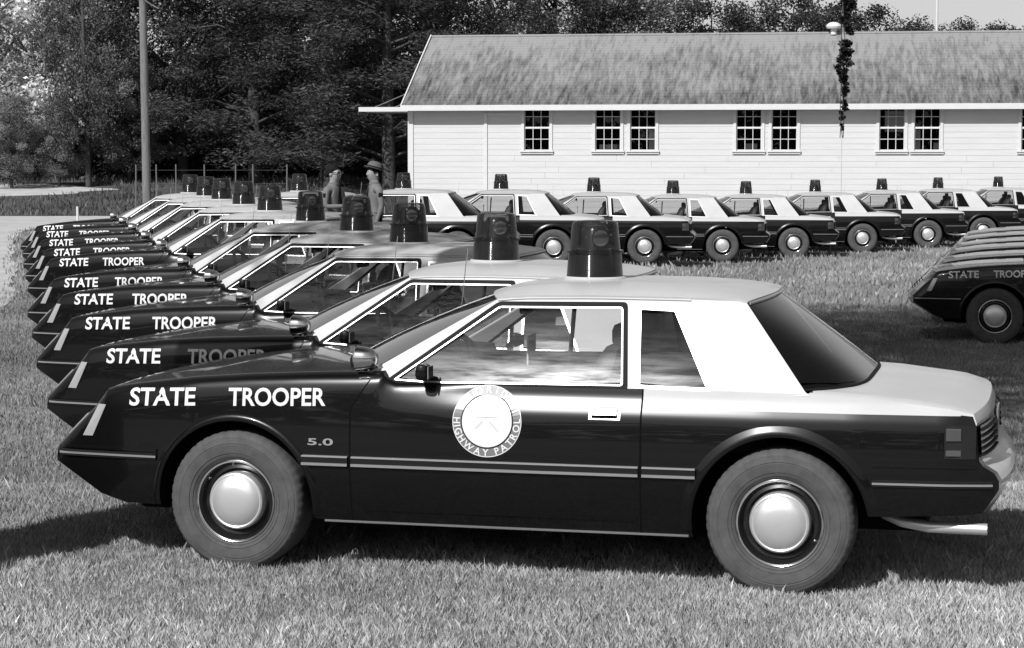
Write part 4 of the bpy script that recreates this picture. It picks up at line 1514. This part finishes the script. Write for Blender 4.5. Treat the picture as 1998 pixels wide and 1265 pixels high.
# ================================================================ two standing men
def make_person(name, label, loc, rz, joints, edges, mats_by, extras):
    root = empty(name, loc, rz)
    tag(root, label, 'person')
    me = bpy.data.meshes.new('tmp')
    keys = list(joints)
    idx = {k: i for i, k in enumerate(keys)}
    me.from_pydata([joints[k][0] for k in keys], [(idx[a], idx[b]) for a, b in edges], [])
    o = bpy.data.objects.new('tmp', me); COL.objects.link(o)
    sk = o.modifiers.new('skin', 'SKIN'); sk.use_smooth_shade = True
    for k in keys:
        sv = me.skin_vertices[0].data[idx[k]]
        rr = joints[k][1]
        sv.radius = rr if isinstance(rr, tuple) else (rr, rr)
        sv.use_root = (k == 'pelvis')
    sb = o.modifiers.new('sub', 'SUBSURF'); sb.levels = 2; sb.render_levels = 2
    dg = bpy.context.evaluated_depsgraph_get(); dg.update()
    res = bpy.data.meshes.new_from_object(o.evaluated_get(dg))
    bpy.data.objects.remove(o, do_unlink=True)
    mats = ['skin', 'shirt', 'trousers', 'dark_cloth']
    for m in mats: res.materials.append(MATS[m])
    for pl_ in res.polygons:
        pl_.use_smooth = True
        pl_.material_index = mats_by(pl_.center)
    b = bpy.data.objects.new('body', res); COL.objects.link(b); b.parent = root
    extras(root)
    return root

def std_joints(H=1.0, larm=None, rarm=None):
    J = {
        'pelvis': ((0, 0, .96), (.155, .115)), 'waist': ((0, 0, 1.08), (.145, .105)), 'chest': ((0, .005, 1.28), (.195, .125)), 'upper': ((0, 0, 1.40), (.15, .10)),
        'neck': ((0, .005, 1.455), .074), 'neck2': ((0, .012, 1.51), .066), 'jaw': ((0, .03, 1.56), (.078, .088)), 'head': ((0, .02, 1.635), (.092, .112)), 'crown': ((0, .01, 1.705), (.078, .092)),
        'nose': ((0, .142, 1.615), .015),
    }
    E = [('pelvis', 'waist'), ('waist', 'chest'), ('chest', 'upper'), ('upper', 'neck'), ('neck', 'neck2'), ('neck2', 'jaw'), ('jaw', 'head'), ('head', 'crown'), ('head', 'nose')]
    for s, n in ((1, 'l'), (-1, 'r')):
        J.update({n + 'hip': ((s * .095, 0, .90), (.095, .10)), n + 'knee': ((s * .105, .015, .50), .064), n + 'calf': ((s * .108, -.01, .34), .060), n + 'ankle': ((s * .11, 0, .09), .042), n + 'toe': ((s * .125, .16, .04), (.040, .032))})
        E += [('pelvis', n + 'hip'), (n + 'hip', n + 'knee'), (n + 'knee', n + 'calf'), (n + 'calf', n + 'ankle'), (n + 'ankle', n + 'toe')]
        arm = (larm if s > 0 else rarm) or [(.205, 0, 1.385), (.255, -.02, 1.12), (.265, .07, .88), (.262, .10, .80)]
        pts = [(p[0] * s, p[1], p[2]) for p in arm]
        rad = [.062, .046, .031, .034]
        for nm, p, r_ in zip(('sh', 'el', 'wr', 'palm'), pts, rad): J[n + nm] = (p, r_)
        E += [('upper', n + 'sh'), (n + 'sh', n + 'el'), (n + 'el', n + 'wr'), (n + 'wr', n + 'palm')]
        # five fingers
        wr, pa = Vector(pts[2]), Vector(pts[3])
        d = (pa - wr).normalized(); side = d.cross(Vector((0, 0, 1)))
        if side.length < .2: side = Vector((0, 1, 0))
        side.normalize()
        curl = side.cross(d).normalized()
        for i, (off, ln) in enumerate(((-.030, .062), (-.010, .074), (.010, .070), (.029, .055))):
            p0 = pa + side * off + d * .035; p1 = p0 + d * ln * .55 + curl * .008; p2 = p1 + d * ln * .45 + curl * .022
            J['%sf%da' % (n, i)] = (tuple(p0), .009); J['%sf%db' % (n, i)] = (tuple(p1), .0085); J['%sf%dc' % (n, i)] = (tuple(p2), .007)
            E += [(n + 'palm', '%sf%da' % (n, i)), ('%sf%da' % (n, i), '%sf%db' % (n, i)), ('%sf%db' % (n, i), '%sf%dc' % (n, i))]
        p0 = pa + side * -.045 - d * .005; p1 = p0 + (d - side * .6).normalized() * .035
        J[n + 'tha'] = (tuple(p0), .011); J[n + 'thb'] = (tuple(p1), .009)
        E += [(n + 'palm', n + 'tha'), (n + 'tha', n + 'thb')]
    return J, E

def body_mats(hands_z):
    def f(c):
        if c.z > 1.505: return 0
        if c.z < .12: return 3
        if hands_z(c): return 0
        if c.z < 1.0 and abs(c.x) < .235 and c.y < .16: return 2
        return 1
    return f

def common(root, patch=True):
    for s in (1, -1):
        mb = MB(); mb.box(s * .268 - .008, s * .268 + .008, -.032, .032, 1.265, 1.335, 0, .006); mb.build('sleeve_patch', 'dark_cloth', root)
    mb = MB(); mb.lathe([(.158, 0), (.162, .02), (.158, .045)], 24, 'z', (0, 0, .985)); 
    mb.v = [(x, y * .76, z) for (x, y, z) in mb.v]; mb.build('belt', 'dark_cloth', root)
    mb = MB(); mb.box(-.205, -.160, -.05, .04, .80, 1.0, 0, .012); mb.build('holster', 'dark_cloth', root)
    mb = MB(); mb.lathe([(.080, -.02), (.088, .0), (.082, .03)], 20, 'z', (0, .006, 1.465)); mb.build('collar', 'shirt', root)
    mb = MB(); mb.add([(-.022, .118, 1.455), (.022, .118, 1.455), (.034, .142, 1.13), (0, .142, 1.08), (-.034, .142, 1.13)], [(0, 1, 2, 3, 4)]); mb.build('tie', 'dark_cloth', root, False)
    for s in (1, -1):
        mb = MB(); mb.lathe([(.001, .006), (.014, .004), (.026, -.004)], 10, 'x', (s * .092, .005, 1.62)); mb.build('ear', 'skin', root)
    mb = MB(); mb.box(-.026, .026, .116, .126, 1.556, 1.564, 0); mb.build('mouth', 'hat_felt', root)

# first man: bareheaded, sunglasses, both forearms raised holding a paper
J, E = std_joints(larm=[(.205, 0, 1.385), (.25, .02, 1.13), (.13, .26, 1.14), (.06, .31, 1.16)], rarm=[(.205, 0, 1.385), (.265, .03, 1.12), (.16, .26, 1.08), (.09, .32, 1.10)])
def ex1(root):
    common(root)
    mb = MB(); mb.lathe([(.001, .072), (.05, .066), (.082, .046), (.100, .008), (.103, -.03), (.098, -.065), (.088, -.085)], 20, 'z', (0, -.020, 1.705))
    mb.v = [(x, (y + .02) * 1.12 - .02, z - (.04 if y < -.05 else 0) if y < .03 else max(z, 1.690)) for (x, y, z) in mb.v]
    mb.build('hair', 'dark_cloth', root)
    mb = MB()
    for s in (1, -1):
        mb.box(s * .040 - .032, s * .040 + .032, .120, .132, 1.620, 1.664, 0, .006); mb.box(s * .096 - .003, s * .096 + .003, .0, .12, 1.645, 1.655)
    mb.box(-.012, .012, .125, .131, 1.65, 1.657); mb.build('sunglasses', 'steel_black', root, False)
p = at(651, 33.0)
make_person('person', 'bareheaded man in sunglasses and light uniform shirt holding a paper', (p.x, 33.0, float(G(p.x, 33.0))), R(-118), J, E, body_mats(lambda c: c.y > .27 and c.z > 1.0 and abs(c.x) < .2), ex1)
pp = empty('paper_sheet', (p.x + .29, 32.83, 1.14), R(-118))
tag(pp, 'pale sheet of paper held by the bareheaded man', 'paper')
mb = MB(); mb.box(-.11, .11, -.002, .002, -.02, .22); q = mb.build('sheet', 'paper', pp, False); q.rotation_euler = (R(-35), 0, 0)
# second man: campaign hat, arms down
J2, E2 = std_joints(larm=[(.205, 0, 1.385), (.262, -.015, 1.11), (.225, .14, .90), (.20, .20, .85)])
def ex2(root):
    common(root)
    mb = MB()
    mb.lathe([(.112, .0), (.140, -.004), (.150, .003), (.150, .009), (.140, .002), (.113, .010), (.108, .05), (.088, .095), (.05, .118), (.001, .122)], 28, 'z', (0, 0, 0))
    mb.v = [(x, y * 1.12, z - (.018 if abs(x) > .15 else 0)) for (x, y, z) in mb.v]
    h = mb.build('hat', 'hat_felt', root); h.location = (0, .01, 1.700); h.rotation_euler = (R(16), 0, 0)
    mb = MB(); mb.lathe([(.113, .011), (.110, .035)], 24, 'z', (0, 0, 0)); mb.v = [(x * 1.02, y * 1.14, z) for (x, y, z) in mb.v]
    hb = mb.build('hat_band', 'dark_cloth', root); hb.location = (0, .01, 1.700); hb.rotation_euler = (R(16), 0, 0)
    mb = MB(); mb.lathe([(.06, .03), (.094, .0), (.097, -.03), (.088, -.07)], 18, 'z', (0, -.02, 1.68)); mb.v = [(x, y * 1.05 - .004, z) for (x, y, z) in mb.v]; mb.build('hair', 'dark_cloth', root)
p = at(732, 33.6)
make_person('person', 'man in a campaign hat standing with his arms down beside the other', (p.x, 33.6, float(G(p.x, 33.6))), R(112), J2, E2, body_mats(lambda c: c.z < .885 and (abs(c.x) > .245 or c.y > .16) and c.z > .7), ex2)

# ================================================================ grass
def blades(name, label, D0, D1, dens, h0, h1, wid, seed, xlim=.262, tone=(.16, .30), skip=None):
    r = np.random.default_rng(seed)
    area = xlim * (D1 * D1 - D0 * D0)
    n = int(area * dens)
    D = np.sqrt(r.uniform(D0 * D0, D1 * D1, n)); X = r.uniform(-xlim, xlim, n) * D
    keep = np.ones(n, bool)
    if skip is not None: keep = skip(X, D)
    X, D = X[keep], D[keep]; n = len(X)
    cn = np.sin(X * 3.1 + 1.3 * np.sin(D * 2.3)) * np.sin(D * 3.7 + 1.7 * np.sin(X * 2.9)) * .5 + .5
    cn2 = np.sin(X * 9.1 + 2 * np.sin(D * 7.3)) * np.sin(D * 11.7 + 2 * np.sin(X * 8.9)) * .5 + .5
    cb = np.sin(X * .9 + 1.1 * np.sin(D * .6)) * np.sin(D * .8 + 1.2 * np.sin(X * .7)) * .5 + .5
    h = r.uniform(h0, h1, n) * (.55 + .55 * cn + .25 * cn2) 
    tall = r.random(n) < .012
    h[tall] *= 1.7
    a = r.uniform(0, 2 * np.pi, n)
    lean = r.uniform(.10, .60, n) * h
    la = r.uniform(0, 2 * np.pi, n)
    dx, dy = np.cos(a) * wid * r.uniform(.6, 1.3, n), np.sin(a) * wid * r.uniform(.6, 1.3, n)
    Z = G(X, D) - .012
    V = np.empty((n, 4, 3))
    V[:, 0] = np.stack([X - dx, D - dy, Z], -1); V[:, 1] = np.stack([X + dx, D + dy, Z], -1)
    mx, my = X + np.cos(la) * lean * .35, D + np.sin(la) * lean * .35
    V[:, 2] = np.stack([mx + dx * .8, my + dy * .8, Z + h * .6], -1)
    V[:, 3] = np.stack([X + np.cos(la) * lean, D + np.sin(la) * lean, Z + h], -1)
    me = bpy.data.meshes.new(name)
    me.vertices.add(4 * n); me.vertices.foreach_set('co', V.reshape(-1))
    me.loops.add(4 * n); me.loops.foreach_set('vertex_index', np.arange(4 * n, dtype=np.int32))
    me.polygons.add(n); me.polygons.foreach_set('loop_start', np.arange(0, 4 * n, 4, dtype=np.int32))
    me.update(calc_edges=True)
    at_ = me.color_attributes.new('tone', 'FLOAT_COLOR', 'POINT')
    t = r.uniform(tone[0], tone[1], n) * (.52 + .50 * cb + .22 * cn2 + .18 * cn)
    t[r.random(n) < .06] *= 1.5
    c = np.ones((4 * n, 4)); c[:, :3] = np.repeat(t, 4)[:, None]
    at_.data.foreach_set('color', c.reshape(-1))
    me.materials.append(MATS['grass'])
    o = bpy.data.objects.new(name, me); COL.objects.link(o)
    tag(o, label, 'grass', None, 'stuff')
def off_lane(X, D):
    l, r_ = lane_edges(D)
    return ~((X > l) & (X < r_ - .25 * rng.random(len(X)) ** 2) & (D > 24.5) & (D < 67))
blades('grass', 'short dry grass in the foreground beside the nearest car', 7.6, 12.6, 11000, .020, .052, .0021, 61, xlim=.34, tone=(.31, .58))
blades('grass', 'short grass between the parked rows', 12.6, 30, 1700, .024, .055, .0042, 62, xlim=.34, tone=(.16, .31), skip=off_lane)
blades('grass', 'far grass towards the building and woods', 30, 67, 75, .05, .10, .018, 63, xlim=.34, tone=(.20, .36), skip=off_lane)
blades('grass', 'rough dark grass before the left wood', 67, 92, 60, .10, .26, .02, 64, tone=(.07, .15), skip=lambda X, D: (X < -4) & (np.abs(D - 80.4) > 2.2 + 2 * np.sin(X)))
